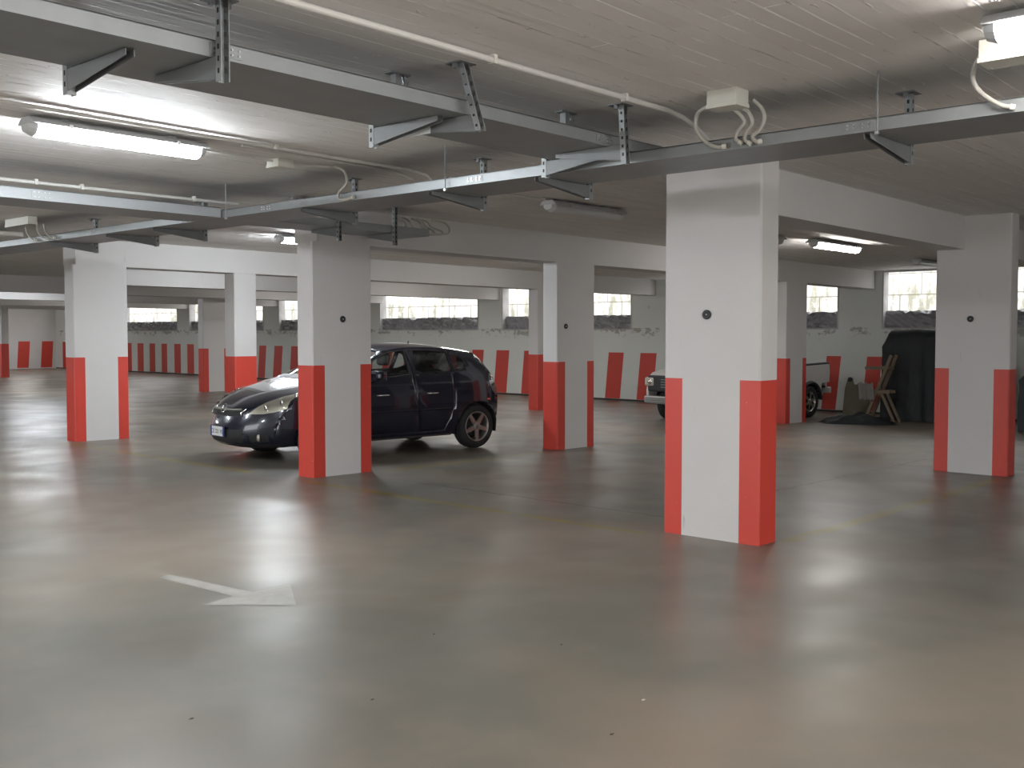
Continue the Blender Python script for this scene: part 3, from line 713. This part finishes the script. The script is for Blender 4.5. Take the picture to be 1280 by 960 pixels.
    for sg in (1, -1):
        panel(body, outline, [fd, rd, wq], sg)
        for nm, dr, wn, gn in (('front_door', fd, wf, 'window_pane'), ('rear_door', rd, wr, 'window_pane')):
            mb = MB(); panel(mb, shrink(dr), [wn], sg, .001); d = mb.build(nm, paint, e, weld=1e-4, sharp=.7)
            d.data.materials.append(M['black']); so = d.modifiers.new('t', 'SOLIDIFY'); so.thickness = .012; so.material_offset_rim = 1; so.material_offset = 0
            mb = MB(); panel(mb, wn, [], sg, -.006); mb.build(gn, M['glass'], d, weld=1e-4)
            # black window surround
            mb = MB(); w3 = [Vector((x, sg * (Yh(x, z) + .002), z)) for x, z in wn]; mb.tube(w3 + [w3[0]], .007, 6); mb.build('window_trim', M['black'], d)
            x0 = 1.52 if nm == 'front_door' else .70; z0 = .822
            mb = MB(); hp = [(x0, -.012), (x0 + .02, .014), (x0 + .10, .022), (x0 + .18, .014), (x0 + .20, -.012)]
            mb.tube([Vector((x, sg * (Yh(x, z0) + y), z0)) for x, y in hp], [.010, .011, .011, .011, .010], 8); mb.build('handle', M['chrome'], d)
        mb = MB(); panel(mb, wq, [], sg, -.004); mb.build('quarter_window', M['glass'], e, weld=1e-4)
    for sg in (1, -1):
        mb = MB(); panel(mb, outline, [wf, wr, wq], sg, -.035); mb.build('side_lining', M['cabin'], e, weld=1e-4)
    body.build('body', [paint, M['black']], e, weld=2e-4, sharp=.75)
    so = [c for c in e.children if c.name.startswith('body')][0].modifiers.new('t', 'SOLIDIFY'); so.thickness = .01; so.material_offset_rim = 1
    for k, m_ in gl.items(): m_.build(k, M['screen'], e, weld=1e-4)
    # underside, wheel housings, cabin
    mb = MB(); mb.box((-.4, -.62, .22), (3.1, .62, .34)); mb.box((.45, -.80, .22), (2.15, .80, .30)); mb.build('underbody', M['cabin'], e)
    mb = MB(); mb.box((2.05, -.70, .60), (2.28, .70, 1.03)); mb.box((-.35, -.66, .5), (.15, .66, .95)); mb.build('dashboard', M['cabin'], e)
    for x in (0, fx):
        for sg in (1, -1):
            mb = MB(); q = [Vector((x + ra * math.cos(a_), 0, .316 + ra * math.sin(a_))) for a_ in [low + (PI - 2 * low) * k / 14 for k in range(15)]]
            y0, y1 = sg * .60, sg * (Yh(x, .66) - .012)
            mb.add([Vector((p.x, y0, p.z)) for p in q] + [Vector((p.x, y1 - sg * (0 if .3 < k < 13 else .02), p.z)) for k, p in enumerate(q)], [(k, k + 1, 15 + k + 1, 15 + k) for k in range(14)], 0, True)
            mb.add([Vector((p.x, y0, p.z)) for p in q], [tuple(range(15))], 0)
            mb.build('wheel_housing', M['cabin'], e)
    for x in (1.25, .35):
        for y in ((-.37, .37)):
            st = empty('seat', (x, y, .3), 0); st.parent = e
            mb = MB(); mb.box((-.25, -.24, 0), (.27, .24, .26)); mb.build('cushion', M['seat'], st, bevel=.05)
            mb = MB(); mb.box((-.10, -.24, 0), (.06, .24, .64), 0, Matrix.Translation((-.26, 0, .2)) @ Matrix.Rotation(-.26, 4, 'Y')); mb.build('backrest', M['seat'], st, bevel=.06)
            mb = MB(); mb.box((-.05, -.13, .70), (.05, .13, .88), 0, Matrix.Translation((-.26, 0, .2)) @ Matrix.Rotation(-.26, 4, 'Y')); mb.build('headrest', M['seat'], st, bevel=.045)
    mb = MB(); mtx = Matrix.Translation((1.93, .37, .98)) @ Matrix.Rotation(-1.05, 4, 'Y')
    mb.tube([mtx @ Vector((.185 * math.cos(a_), .185 * math.sin(a_), 0)) for a_ in [2 * PI * k / 20 for k in range(21)]], .016, 8); mb.build('steering_wheel', M['cabin'], e)
    for x in (0, fx):
        for sg in (1, -1):
            wheel(e, (x, sg * .74, .316), sg, .316, .21)
    # headlights: bowl, lenses, clear cover
    for sg in (1, -1):
        poly = [(.60, 5.05), (.70, 4.95), (.80, 4.95), (.90, 5.1), (.995, 5.45), (.995, 8.5), (.93, 8.35), (.84, 7.75), (.74, 6.85), (.66, 5.9)]
        ex = [(.62 + .05 * i, 5.0 + .25 * j) for i in range(8) for j in range(14) if inpoly(.62 + .05 * i, 5.0 + .25 * j, poly)]
        V, T = cdt([poly], ex, lambda x, z: 0 if inpoly(x, z, poly) else None)
        def hp(s_, t_, off):
            p = loft_eval(Cc, Ee, t_, s_); a1 = loft_eval(Cc, Ee, t_ + .05, s_) - p; b1 = loft_eval(Cc, Ee, t_, min(s_ + .01, 1.0)) - loft_eval(Cc, Ee, t_, min(s_ + .01, 1.0) - .01)
            n_ = a1.cross(b1).normalized()
            if n_.x < 0: n_ = -n_
            p = p + n_ * off; p.y *= sg; return p
        hl = MB()
        for f, k in T: hl.add([hp(V[i].x, V[i].y, .004) for i in f], [tuple(range(len(f)))], 0, True)
        hlo = hl.build('headlight', M['hlamp'], e, weld=1e-4)
        cv = MB()
        for f, k in T: cv.add([hp(V[i].x, V[i].y, .022) for i in f], [tuple(range(len(f)))], 0, True)
        cv.build('lamp_cover', M['clear'], hlo, weld=1e-4)
        for (s_, t_, r_) in ((.78, 5.8, .05), (.90, 6.5, .06), (.965, 7.5, .035)):
            c = hp(s_, t_, .004); mb = MB(); mb.lathe([(.0001, .010), (r_ * .6, .008), (r_ * .9, .002), (r_, -.01)], 14, 0, Matrix.Translation(c) @ Matrix.Rotation(PI / 2, 4, 'Y') @ Matrix.Rotation(.35 * sg, 4, 'X'))
            mb.build('lens', M['chrome'], hlo)
            mb = MB(); mb.lathe([(.0001, .013), (r_ * .5, .012), (r_ * .55, .004)], 12, 0, Matrix.Translation(c) @ Matrix.Rotation(PI / 2, 4, 'Y') @ Matrix.Rotation(.35 * sg, 4, 'X')); mb.build('bulb', M['cabin'], hlo)
        # tail lamp
        pl = [(.80, 21.9), (.995, 21.7), (.995, 24.2), (.84, 24.0)]
        V, T = cdt([pl], [(.9, 22.4), (.9, 23), (.9, 23.6)], lambda x, z: 0 if inpoly(x, z, pl) else None); tl = MB()
        def tp(s_, t_):
            p = loft_eval(Cc, Ee, t_, s_); p.x -= .008; p.y = (p.y + .004) * sg; return p
        for f, k in T: tl.add([tp(V[i].x, V[i].y) for i in f], [tuple(range(len(f)))], 0, True)
        sp = [(-.37, 1.0), (-.28, 1.07), (-.25, .93), (-.33, .80), (-.45, .74), (-.435, .86)]
        tl.add([(x - .002, sg * (Yh(x, z) + .005), z) for x, z in sp], [tuple(range(6))], 0, True)
        tl.build('tail_lamp', M['tail'], e)
        mb = MB(); x, z = -.22, .70; mb.box((x - .03, sg * (Yh(x, z)) - .004, z - .012), (x + .03, sg * (Yh(x, z)) + .006, z + .012)); mb.build('side_reflector', M['chrome'], e)
        # side rubbing strip, mirror
        mb = MB(); xs = [.45 + .1 * k for k in range(17)]; mb.tube([Vector((x, sg * (Yh(x, .60) + .003), .60)) for x in xs], .012, 6); mb.build('side_moulding', paint, e)
        mr = MB(); mr.box((-.07, -.11, -.07), (.07, .11, .07)); mo = mr.build('door_mirror', paint, e, (1.78, sg * .965, 1.09), bevel=.045)
        mb = MB(); mb.box((-.078, -.09, -.055), (-.071, .09, .055)); mb.build('mirror_glass', M['chrome'], mo)
        mb = MB(); mb.tube([(.02, -.09 * sg, -.05), (.03, -.16 * sg, -.07)], .022, 8); mb.build('mirror_stalk', M['black'], mo)
        # fog lamp
        c = loft_eval(Cc, Ee, 1.95, .82); c.y *= sg; mb = MB(); mb.lathe([(.0001, .02), (.03, .018), (.042, .006), (.046, -.01)], 16, 0, Matrix.Translation(c) @ Matrix.Rotation(PI / 2, 4, 'Y') @ Matrix.Rotation(.4 * sg, 4, 'X')); mb.build('fog_lamp', M['hlamp'], e)
    # grille bar, emblem, corner trims, plate
    gp = lambda s_, t_, off=.01: loft_eval(Cc, Ee, t_, s_) + Vector((off, 0, 0))
    mb = MB(); mb.tube([gp(-.46 + .092 * k, 5.75) for k in range(11)], .014, 8); mb.build('grille_bar', M['alloy'], e)
    mb = MB()
    for t in (4.85, 5.1, 5.35): mb.tube([gp(-.46 + .092 * k, t, .004) for k in range(11)], .006, 6)
    mb.build('grille_slats', M['black'], e)
    for sg in (1, -1):
        mb = MB(); mb.tube([gp(.54 * sg, 5.8, .012), gp(.485 * sg, 5.2, .016), gp(.52 * sg, 4.7, .012)], .010, 8); mb.build('corner_trim', M['chrome'], e)
    em = MB(); c = gp(0, 5.95, .022); tilt = Matrix.Translation(c) @ Matrix.Rotation(-.45, 4, 'Y')
    em.tube([tilt @ Vector((0, .058 * math.cos(a_), .058 * math.sin(a_))) for a_ in [2 * PI * k / 24 for k in range(25)]], .007, 8)
    em.tube([tilt @ Vector((0, .062, .012)), tilt @ Vector((0, .012, -.008)), tilt @ Vector((0, -.012, .008)), tilt @ Vector((0, -.062, -.012))], .007, 8)
    em.build('emblem', M['chrome'], e)
    pl = empty('number_plate', (3.562, 0, .41), 0); pl.parent = e
    MB().box((-.004, -.20, -.066), (0, .20, .066)).build('plate_holder', M['black'], pl)
    MB().box((0, -.15, -.06), (.003, .15, .06)).build('plate_face', M['platew'], pl)
    for y0, y1 in ((-.185, -.15), (.15, .185)): MB().box((0, y0, -.06), (.003, y1, .06)).build('blue_band', M['plateb'], pl)
    txt('CE 221 VL', .075, (.0045, 0, -.027), pl, M['ink'], (PI / 2, 0, PI / 2))
    mb = MB(); mb.tube([(.62, 0, 1.49), (.60, 0, 1.535)], [.012, .008], 8); mb.build('antenna_base', M['black'], e)
    mb = MB(); mb.tube([(.61, 0, 1.52), (.50, 0, 1.60)], .003, 6)
    fc = MB(); cx, cz = .36, .90; fc.add([(cx + .065 * math.cos(a_), Yh(cx, cz) + .0025, cz + .06 * math.sin(a_)) for a_ in [2 * PI * k / 20 for k in range(20)]], [tuple(range(20))]); fc.build('fuel_flap', paint, e)
    mb = MB(); 
    for dx, dz, r_ in ((.02, .0, .02), (-.06, -.01, .014), (.09, .0, .012)): mb.lathe([(.0001, .003), (r_, .003), (r_, 0)], 10, 0, Matrix.Translation((cx - dx, Yh(cx, cz) + .003, cz + dz)) @ Matrix.Rotation(-PI / 2, 4, 'X'))
    return e
def txt(s, size, loc, parent, mat, rot, name='plate_lettering'):
    cu = bpy.data.curves.new('t', 'FONT'); cu.body = s; cu.size = size; cu.align_x = 'CENTER'; cu.extrude = .0006
    t = bpy.data.objects.new('t', cu); C.objects.link(t); bpy.context.view_layer.update()
    me = bpy.data.meshes.new_from_object(t.evaluated_get(bpy.context.evaluated_depsgraph_get())); bpy.data.objects.remove(t); bpy.data.curves.remove(cu)
    me.materials.clear(); me.materials.append(mat)
    o = bpy.data.objects.new(name, me); C.objects.link(o); o.parent = parent; o.location = loc; o.rotation_euler = rot; return o
def wheel(e, loc, sg, R, r, chrome=False, w=.195, spokes=5):
    wh = empty('wheel', loc, 0); wh.parent = e
    rot = Matrix.Rotation(-PI / 2 * sg, 4, 'X')   # local z -> outward
    h = w / 2
    t = MB(); t.lathe([(r - .01, -h + .02), (r + .02, -h), (R - .03, -h), (R - .006, -h + .025), (R, 0), (R - .006, h - .025), (R - .03, h), (r + .03, h + .004), (r + .006, h - .004), (r - .012, h - .02)], 40, 0, rot); t.build('tyre', M['tyre'], wh)
    m = M['chrome'] if chrome else M['alloy']
    t = MB(); t.lathe([(r + .004, h - .002), (r - .004, h + .002), (r - .014, h - .008), (r - .022, h - .05), (r - .03, -h + .03)], 40, 0, rot)
    for k in range(spokes):
        a_ = 2 * PI * k / spokes + .35; d = Vector((math.cos(a_), math.sin(a_), 0)); n_ = Vector((-d.y, d.x, 0))
        A = [d * .03 + n_ * -.034, d * .03 + n_ * .034, d * (r - .016) + n_ * .024, d * (r - .016) + n_ * -.024]
        lo = [rot @ (p + Vector((0, 0, h - .045 if i < 2 else h - .03))) for i, p in enumerate(A)]; hi = [rot @ (p + Vector((0, 0, h - .012 if i < 2 else h - .006))) for i, p in enumerate(A)]
        t.prism(lo, hi)
    t.lathe([(.055, h - .05), (.055, h - .012), (.045, h - .006), (.0001, h - .006)], 20, 0, rot)
    t.build('rim', m, wh)
    t = MB(); t.lathe([(.0001, h - .0045), (.026, h - .0045), (.028, h - .007)], 16, 0, rot); t.build('hub_cap', M['galvd'], wh)
    t = MB(); t.lathe([(.0001, h - .075), (r * .68, h - .075), (r * .68, h - .09), (r - .03, -h + .03), (.0001, -h + .03)], 24, 0, rot); t.build('brake_disc', M['cabin'], wh)

CAR = (10.79, 11.087, zf(10.8) - .002)
hatch('hatchback_car', 'dark navy five-door hatchback parked behind the white and red column', 'car', CAR, math.radians(173), M['paint'])

# white pickup, front hidden by the nearest column
def pickup(loc, rz):
    e = empty('pickup_truck', loc, rz, 'white pickup truck with black-edged load bed behind the nearest column', 'pickup truck')
    hw = .85; wx = 2.55; ra = .40; r0 = .33
    def arch(cx, n=14):
        lo = -math.asin(max(-1, (r0 - .44) / ra)) * 0 + math.asin((.46 - r0) / ra)
        return [(cx + ra * math.cos(PI - lo - (PI - 2 * lo) * k / n), r0 + ra * math.sin(PI - lo - (PI - 2 * lo) * k / n)) for k in range(n + 1)]
    def slab(outl, y0, y1, name, mat, bev=.012):
        V, T = cdt([outl], [], lambda x, z: 0 if inpoly(x, z, outl) else None); mb = MB()
        for f, k in T:
            mb.add([(V[i].x, y1, V[i].y) for i in f], [tuple(range(len(f)))]); mb.add([(V[i].x, y0, V[i].y) for i in f], [tuple(range(len(f)))])
        n = len(outl); mb.add([(x, y0, z) for x, z in outl] + [(x, y1, z) for x, z in outl], [(i, (i + 1) % n, n + (i + 1) % n, n + i) for i in range(n)])
        return mb.build(name, mat, e, weld=1e-4, bevel=bev)
    bed = [(-.70, .72), (-.72, .95), (-.70, 1.10), (.74, 1.06), (.74, .46)] + [(x, z) for x, z in arch(0)][::-1] + [(-.42, .70)]
    for sg in (1, -1): slab(bed, sg * (hw - .07), sg * hw, 'bed_side', M['whitecar'])
    MB().box((-.72, -.78, .62), (-.66, .78, 1.07)).build('tailgate', M['whitecar'], e, bevel=.012)
    MB().box((-.66, -.78, .60), (.74, .78, .64)).build('bed_floor', M['black'], e)
    mb = MB(); mb.box((-.71, -hw - .003, 1.085), (.74, -hw + .09, 1.125), 0, Matrix.Rotation(.027, 4, 'Y')); mb.box((-.71, hw - .09, 1.085), (.74, hw + .003, 1.125), 0, Matrix.Rotation(.027, 4, 'Y')); mb.build('bed_rail', M['black'], e, bevel=.01)
    MB().box((-.68, -.78, 1.06), (.74, .78, 1.085), 0, Matrix.Rotation(.027, 4, 'Y')).build('bed_cover', M['black'], e)
    mb = MB(); mb.box((-.84, -.82, .48), (-.74, .82, .61)); mb.box((-.80, -.5, .5), (-.6, .5, .55)); mb.build('rear_bumper', M['whitecar'], e, bevel=.02)
    cab = [(.78, .46), (.78, 1.10), (.86, 1.62), (1.0, 1.68), (1.75, 1.68), (1.95, 1.60), (2.32, 1.10), (2.5, 1.05), (3.02, .95), (3.14, .88), (3.18, .62), (3.18, .46)] + [(x, z) for x, z in arch(wx)][::-1]
    for sg in (1, -1): slab(cab, sg * (hw - .05), sg * hw, 'cab_side', M['whitecar'], .02)
    mb = MB(); top = [(.78, .55), (.78, 1.10), (.86, 1.62), (1.0, 1.68), (1.75, 1.68), (1.95, 1.60)]
    for (a, b) in zip(top[:-1], top[1:]): mb.add([(a[0], -.82, a[1]), (b[0], -.82, b[1]), (b[0], .82, b[1]), (a[0], .82, a[1])], [(0, 1, 2, 3)])
    mb.build('cab_roof', M['whitecar'], e)
    mb = MB(); mb.add([(1.95, -.8, 1.60), (1.95, .8, 1.60), (2.32, .8, 1.10), (2.32, -.8, 1.10)], [(0, 1, 2, 3)]); mb.build('windscreen', M['cabin'], e)
    mb = MB(); hd = [(2.32, 1.11), (2.5, 1.07), (3.02, .97), (3.16, .88)]
    for (a, b) in zip(hd[:-1], hd[1:]): mb.add([(a[0], -.82, a[1]), (b[0], -.82, b[1]), (b[0], .82, b[1]), (a[0], .82, a[1])], [(0, 1, 2, 3)], 0, True)
    mb.build('bonnet', M['whitecar'], e, weld=1e-4)
    for sg in (1, -1):
        q = [(1.05, 1.12), (1.05, 1.56), (1.72, 1.56), (2.2, 1.14)]; mb = MB(); mb.add([(x, sg * (hw + .003), z) for x, z in q], [(0, 1, 2, 3)]); mb.build('side_window', M['cabin'], e)
    MB().box((3.12, -.80, .60), (3.20, .80, .92)).build('grille_panel', M['black'], e, bevel=.03)
    mb = MB()
    for k in range(4): mb.box((3.19, -.45, .68 + .05 * k), (3.21, .45, .70 + .05 * k))
    mb.build('grille_slats', M['galvd'], e)
    for sg in (1, -1):
        mb = MB(); mb.box((3.13, sg * .74 - .13, .70), (3.22, sg * .74 + .11, .88)); h = mb.build('headlight', M['hlamp'], e, bevel=.04)
        mb = MB(); mb.lathe([(.0001, .03), (.05, .02), (.06, 0)], 14, 0, Matrix.Translation((3.215, sg * .72, .79)) @ Matrix.Rotation(PI / 2, 4, 'Y')); mb.build('lens', M['chrome'], h)
    mb = MB(); mb.box((3.16, -.84, .36), (3.27, .84, .52)); mb.build('front_bumper', M['alloy'], e, bevel=.04)
    mb = MB()
    for k in range(3): mb.box((3.265, -.78, .38 + .045 * k), (3.285, .78, .395 + .045 * k))
    mb.build('bumper_rib', M['galvd'], e)
    MB().box((-.5, -.55, .36), (3.1, .55, .58)).build('chassis', M['cabin'], e)
    for x in (0, wx):
        for sg in (1, -1):
            mb = MB(); a0 = math.asin((.46 - r0) / ra) - .25
            q = [(x + ra * math.cos(a_), r0 + ra * math.sin(a_)) for a_ in [a0 + (PI - 2 * a0) * k / 16 for k in range(17)]]
            mb.tube([(a, sg * (hw - .0), b) for a, b in q], .035, 8); mb.build('wheel_arch_flare', M['black'], e)
            mb = MB(); mb.add([(a, sg * .5, b) for a, b in q] + [(a, sg * (hw - .01), b) for a, b in q], [(k, k + 1, 18 + k, 17 + k) for k in range(16)], 0, True); mb.add([(a, sg * .5, b) for a, b in q], [tuple(range(17))]); mb.build('wheel_housing', M['cabin'], e)
            wheel(e, (x, sg * .745, r0), sg, r0, .20, True, .2, 6)
PK = (20.21, 10.569, zf(20.2) - .002)
pickup((PK[0], PK[1], PK[2]), math.radians(173))

# ================================================================== CLUTTER IN THE CORNER
def cloth_block(name, loc, prof, wid, label, cat, mat, seed, amp=.05, hem=.06):
    """a draped sheet: prof = (v, height) along the front, wid = depth"""
    rr = random.Random(seed); e = MB(); nu, nvv = 34, 26
    L = prof[-1][0]; vs2 = []
    per = [(0, 0)]
    rows = []
    for i in range(nu + 1):
        v = L * i / nu; h = lin(prof, v); row = []
        edge = min(1, min(v, L - v) / .12)
        for j in range(nvv + 1):
            t = j / nvv      # 0 front floor -> over the top -> 1 back floor
            tot = 2 * h + wid; s = t * tot
            if s < h: x, z = 0, s
            elif s < h + wid: x, z = s - h, h
            else: x, z = wid, tot - s
            fold = math.sin(v * 11 + seed) * .5 + math.sin(v * 23 + seed * 2.) * .3 + rr.uniform(-.25, .25)
            w = 1 - z / max(h, .01)
            d = amp * fold * (.35 + .9 * w)
            x += (-1 if x < wid / 2 else 1) * (d + hem * w)
            row.append((x, v + (1 - 2 * v / L) * .0 + rr.uniform(-.01, .01), max(.006, z * (.90 + .10 * edge) - (.02 * rr.random() if 0 < z < h else 0))))
        rows.append(row)
    pts = [p for r in rows for p in r]; m_ = nvv + 1
    e.add(pts, [(i * m_ + j, (i + 1) * m_ + j, (i + 1) * m_ + j + 1, i * m_ + j + 1) for i in range(nu) for j in range(nvv)], 0, True)
    for r in (rows[0], rows[-1]): e.add(r, [tuple(range(len(r)))])
    o = e.build(name, mat, None, loc); return tag(o, label, cat)
cloth_block('tarpaulin_cover', (20.62, 6.38, zf(20.6)), [(0, 1.55), (.35, 1.78), (1.4, 1.83), (1.95, 1.80), (2.06, 1.68)], .95, 'tall stack hidden under a black tarpaulin beside the right column', 'tarpaulin', M['tarp'], 3)
cloth_block('tarpaulin_cover', (19.6, 4.05, zf(20)), [(0, .8), (.4, 1.05), (1.2, 1.12), (1.5, 1.05)], .9, 'lower covered heap showing at the right edge behind the right column', 'tarpaulin', M['tarp'], 5)
# leaning board
e = empty('leaning_board', (20.75, 8.78, zf(20.8)), 0, 'dull greenish board leaning beside the pickup rear wheel', 'board')
mt = Matrix.Rotation(.20, 4, 'Y'); mb = MB()
pts = [(0, 0), (.55, 0), (.55, .60), (.50, .84), (.42, .84), (.36, .70), (0, .70)]
mb.prism([mt @ Vector((0, y, z)) for y, z in pts], [mt @ Vector((.025, y, z)) for y, z in pts]); mb.build('panel', M['board'], e)
mb = MB(); mb.lathe([(.0001, .01), (.05, .01), (.05, -.035)], 16, 0, mt @ Matrix.Translation((-.005, .45, .80)) @ Matrix.Rotation(-PI / 2, 4, 'Y')); mb.build('round_knob', M['black'], e)
# trestle
e = empty('wooden_trestle', (20.5, 8.0, zf(20.2)), 0, 'weathered wooden trestle frame standing before the black tarpaulin', 'trestle')
def bar(name, a, b, w, d):
    a, b = Vector(a), Vector(b); z = (b - a).normalized(); x = Vector((1, 0, 0)); y = z.cross(x).normalized(); x = y.cross(z)
    f = lambda o_: [o_ + x * sx * d / 2 + y * sy * w / 2 for sx, sy in ((-1, -1), (1, -1), (1, 1), (-1, 1))]
    MB().prism(f(a), f(b)).build(name, M['wood'], e)
for x in (-.55, -.28):
    bar('leg', (x, .50, 0), (x, -.02, 1.32), .06, .045)
    bar('rail', (x - .05, -.02, .60), (x - .05, .58, .60), .06, .04)
    bar('rail', (x - .05, .02, 1.07), (x - .05, .48, 1.06), .06, .04)
    bar('leg', (x, -.10, 0), (x, .18, .60), .05, .04)
bar('spreader', (-.60, .36, .63), (-.22, .36, .63), .05, .05); bar('spreader', (-.60, .12, 1.09), (-.22, .12, 1.09), .05, .05)
# heap on the floor: black folded sheet
mb = MB(); rr = random.Random(11); nu, nvv = 26, 14; pts = []
for i in range(nu + 1):
    for j in range(nvv + 1):
        a, b = i / nu * 2 - 1, j / nvv * 2 - 1; r = (abs(a) ** 3 + abs(b) ** 3) ** (1 / 3)
        h = .15 * max(0, 1 - r ** 2.4) + (.045 * math.sin(a * 9 + b * 4) + .03 * math.sin(b * 13 - a * 5)) * max(0, 1 - r) + rr.uniform(0, .02) * (r < .97)
        pts.append((a * .68 * (1 + .08 * math.sin(b * 5)) , b * .36 * (1 + .1 * math.sin(a * 7)), max(.004, h)))
mb.add(pts, [(i * (nvv + 1) + j, (i + 1) * (nvv + 1) + j, (i + 1) * (nvv + 1) + j + 1, i * (nvv + 1) + j + 1) for i in range(nu) for j in range(nvv)], 0, True)
o = mb.build('folded_tarpaulin', M['tarp'], None, (19.28, 8.36, zf(19.3))); o.rotation_euler = (0, 0, math.radians(-62)); tag(o, 'black folded tarpaulin lying flat on the floor before the trestle', 'tarpaulin')
mb = MB(); pts = []
for i in range(11):
    for j in range(9):
        a, b = i / 10 * 2 - 1, j / 8 * 2 - 1; pts.append((.03 * math.sin(a * 6) + .05 * (1 - b), a * .15, .17 * (b + 1) + .02 * math.sin(a * 8 + b * 3)))
mb.add(pts, [(i * 9 + j, (i + 1) * 9 + j, (i + 1) * 9 + j + 1, i * 9 + j + 1) for i in range(10) for j in range(8)], 0, True)
o = mb.build('grey_rag', M['rag'], None, (19.76, 8.42, zf(19.8) + .43)); o.modifiers.new('t', 'SOLIDIFY').thickness = .01
tag(o, 'crumpled grey rag hanging at the lower rail of the trestle', 'rag')

# crumbs and leaves on the floor
def crumb(u, v, s, label, mat, name, cat):
    rr = random.Random(int(u * 100)); mb = MB(); n = 8
    mb.add([(s * (1 + rr.uniform(-.3, .3)) * math.cos(2 * PI * k / n), .6 * s * (1 + rr.uniform(-.3, .3)) * math.sin(2 * PI * k / n), .001 + .002 * rr.random()) for k in range(n)] + [(0, 0, s * .4)], [(k, (k + 1) % n, n) for k in range(n)])
    mb.add([(s * .7 * math.cos(2 * PI * k / n), .4 * s * math.sin(2 * PI * k / n), .0005) for k in range(n)], [tuple(range(n))])
    tag(mb.build(name, mat, None, (u, v, zf(u))), label, cat, 'bits lying on the floor')
crumb(2.272, 3.826, .012, 'dark dry leaf bit on the floor near the lower left', M['leaf'], 'leaf_bit', 'leaf')
crumb(3.708, 2.555, .012, 'pale crumb on the floor below the nearest column', M['chipw'], 'floor_crumb', 'crumb')
crumb(3.301, 2.427, .011, 'dark crumb on the floor near the bottom edge, right of centre', M['leaf'], 'floor_crumb', 'crumb')
crumb(3.785, 3.953, .010, 'brown leaf bit on the floor at the middle of the photo', M['leaf'], 'leaf_bit', 'leaf')
crumb(2.92, 3.439, .010, 'brown leaf bit on the floor left of the bottom centre', M['leaf'], 'leaf_bit', 'leaf')
crumb(4.092, 3.331, .010, 'dark crumb on the floor just left of the nearest column foot', M['leaf'], 'floor_crumb', 'crumb')

# ================================================================== LIGHT, CAMERA
w = bpy.data.worlds.new('sky'); bpy.context.scene.world = w; w.use_nodes = True
bg = w.node_tree.nodes['Background']; bg.inputs[0].default_value = (.98, .985, 1.0, 1); bg.inputs[1].default_value = 4.2
cam = bpy.data.cameras.new('camera'); co = bpy.data.objects.new('camera', cam); C.objects.link(co)
cam.sensor_width = 36; cam.lens = 36 * 1296.6 / 1280; cam.shift_y = -9.63 / 1280; cam.clip_start = .05; cam.clip_end = 200
co.location = (0, 0, 1.6); co.rotation_euler = (math.radians(90 - 2.371), 0, math.radians(41.898 - 90))
sc = bpy.context.scene; sc.camera = co
vs = sc.view_settings; vs.view_transform = 'Standard'; vs.look = 'None'; vs.gamma = 1; vs.use_curve_mapping = False; vs.exposure = .1
sc.cycles.use_denoising = True; sc.cycles.max_bounces = 8; sc.cycles.diffuse_bounces = 5; sc.cycles.sample_clamp_indirect = 6
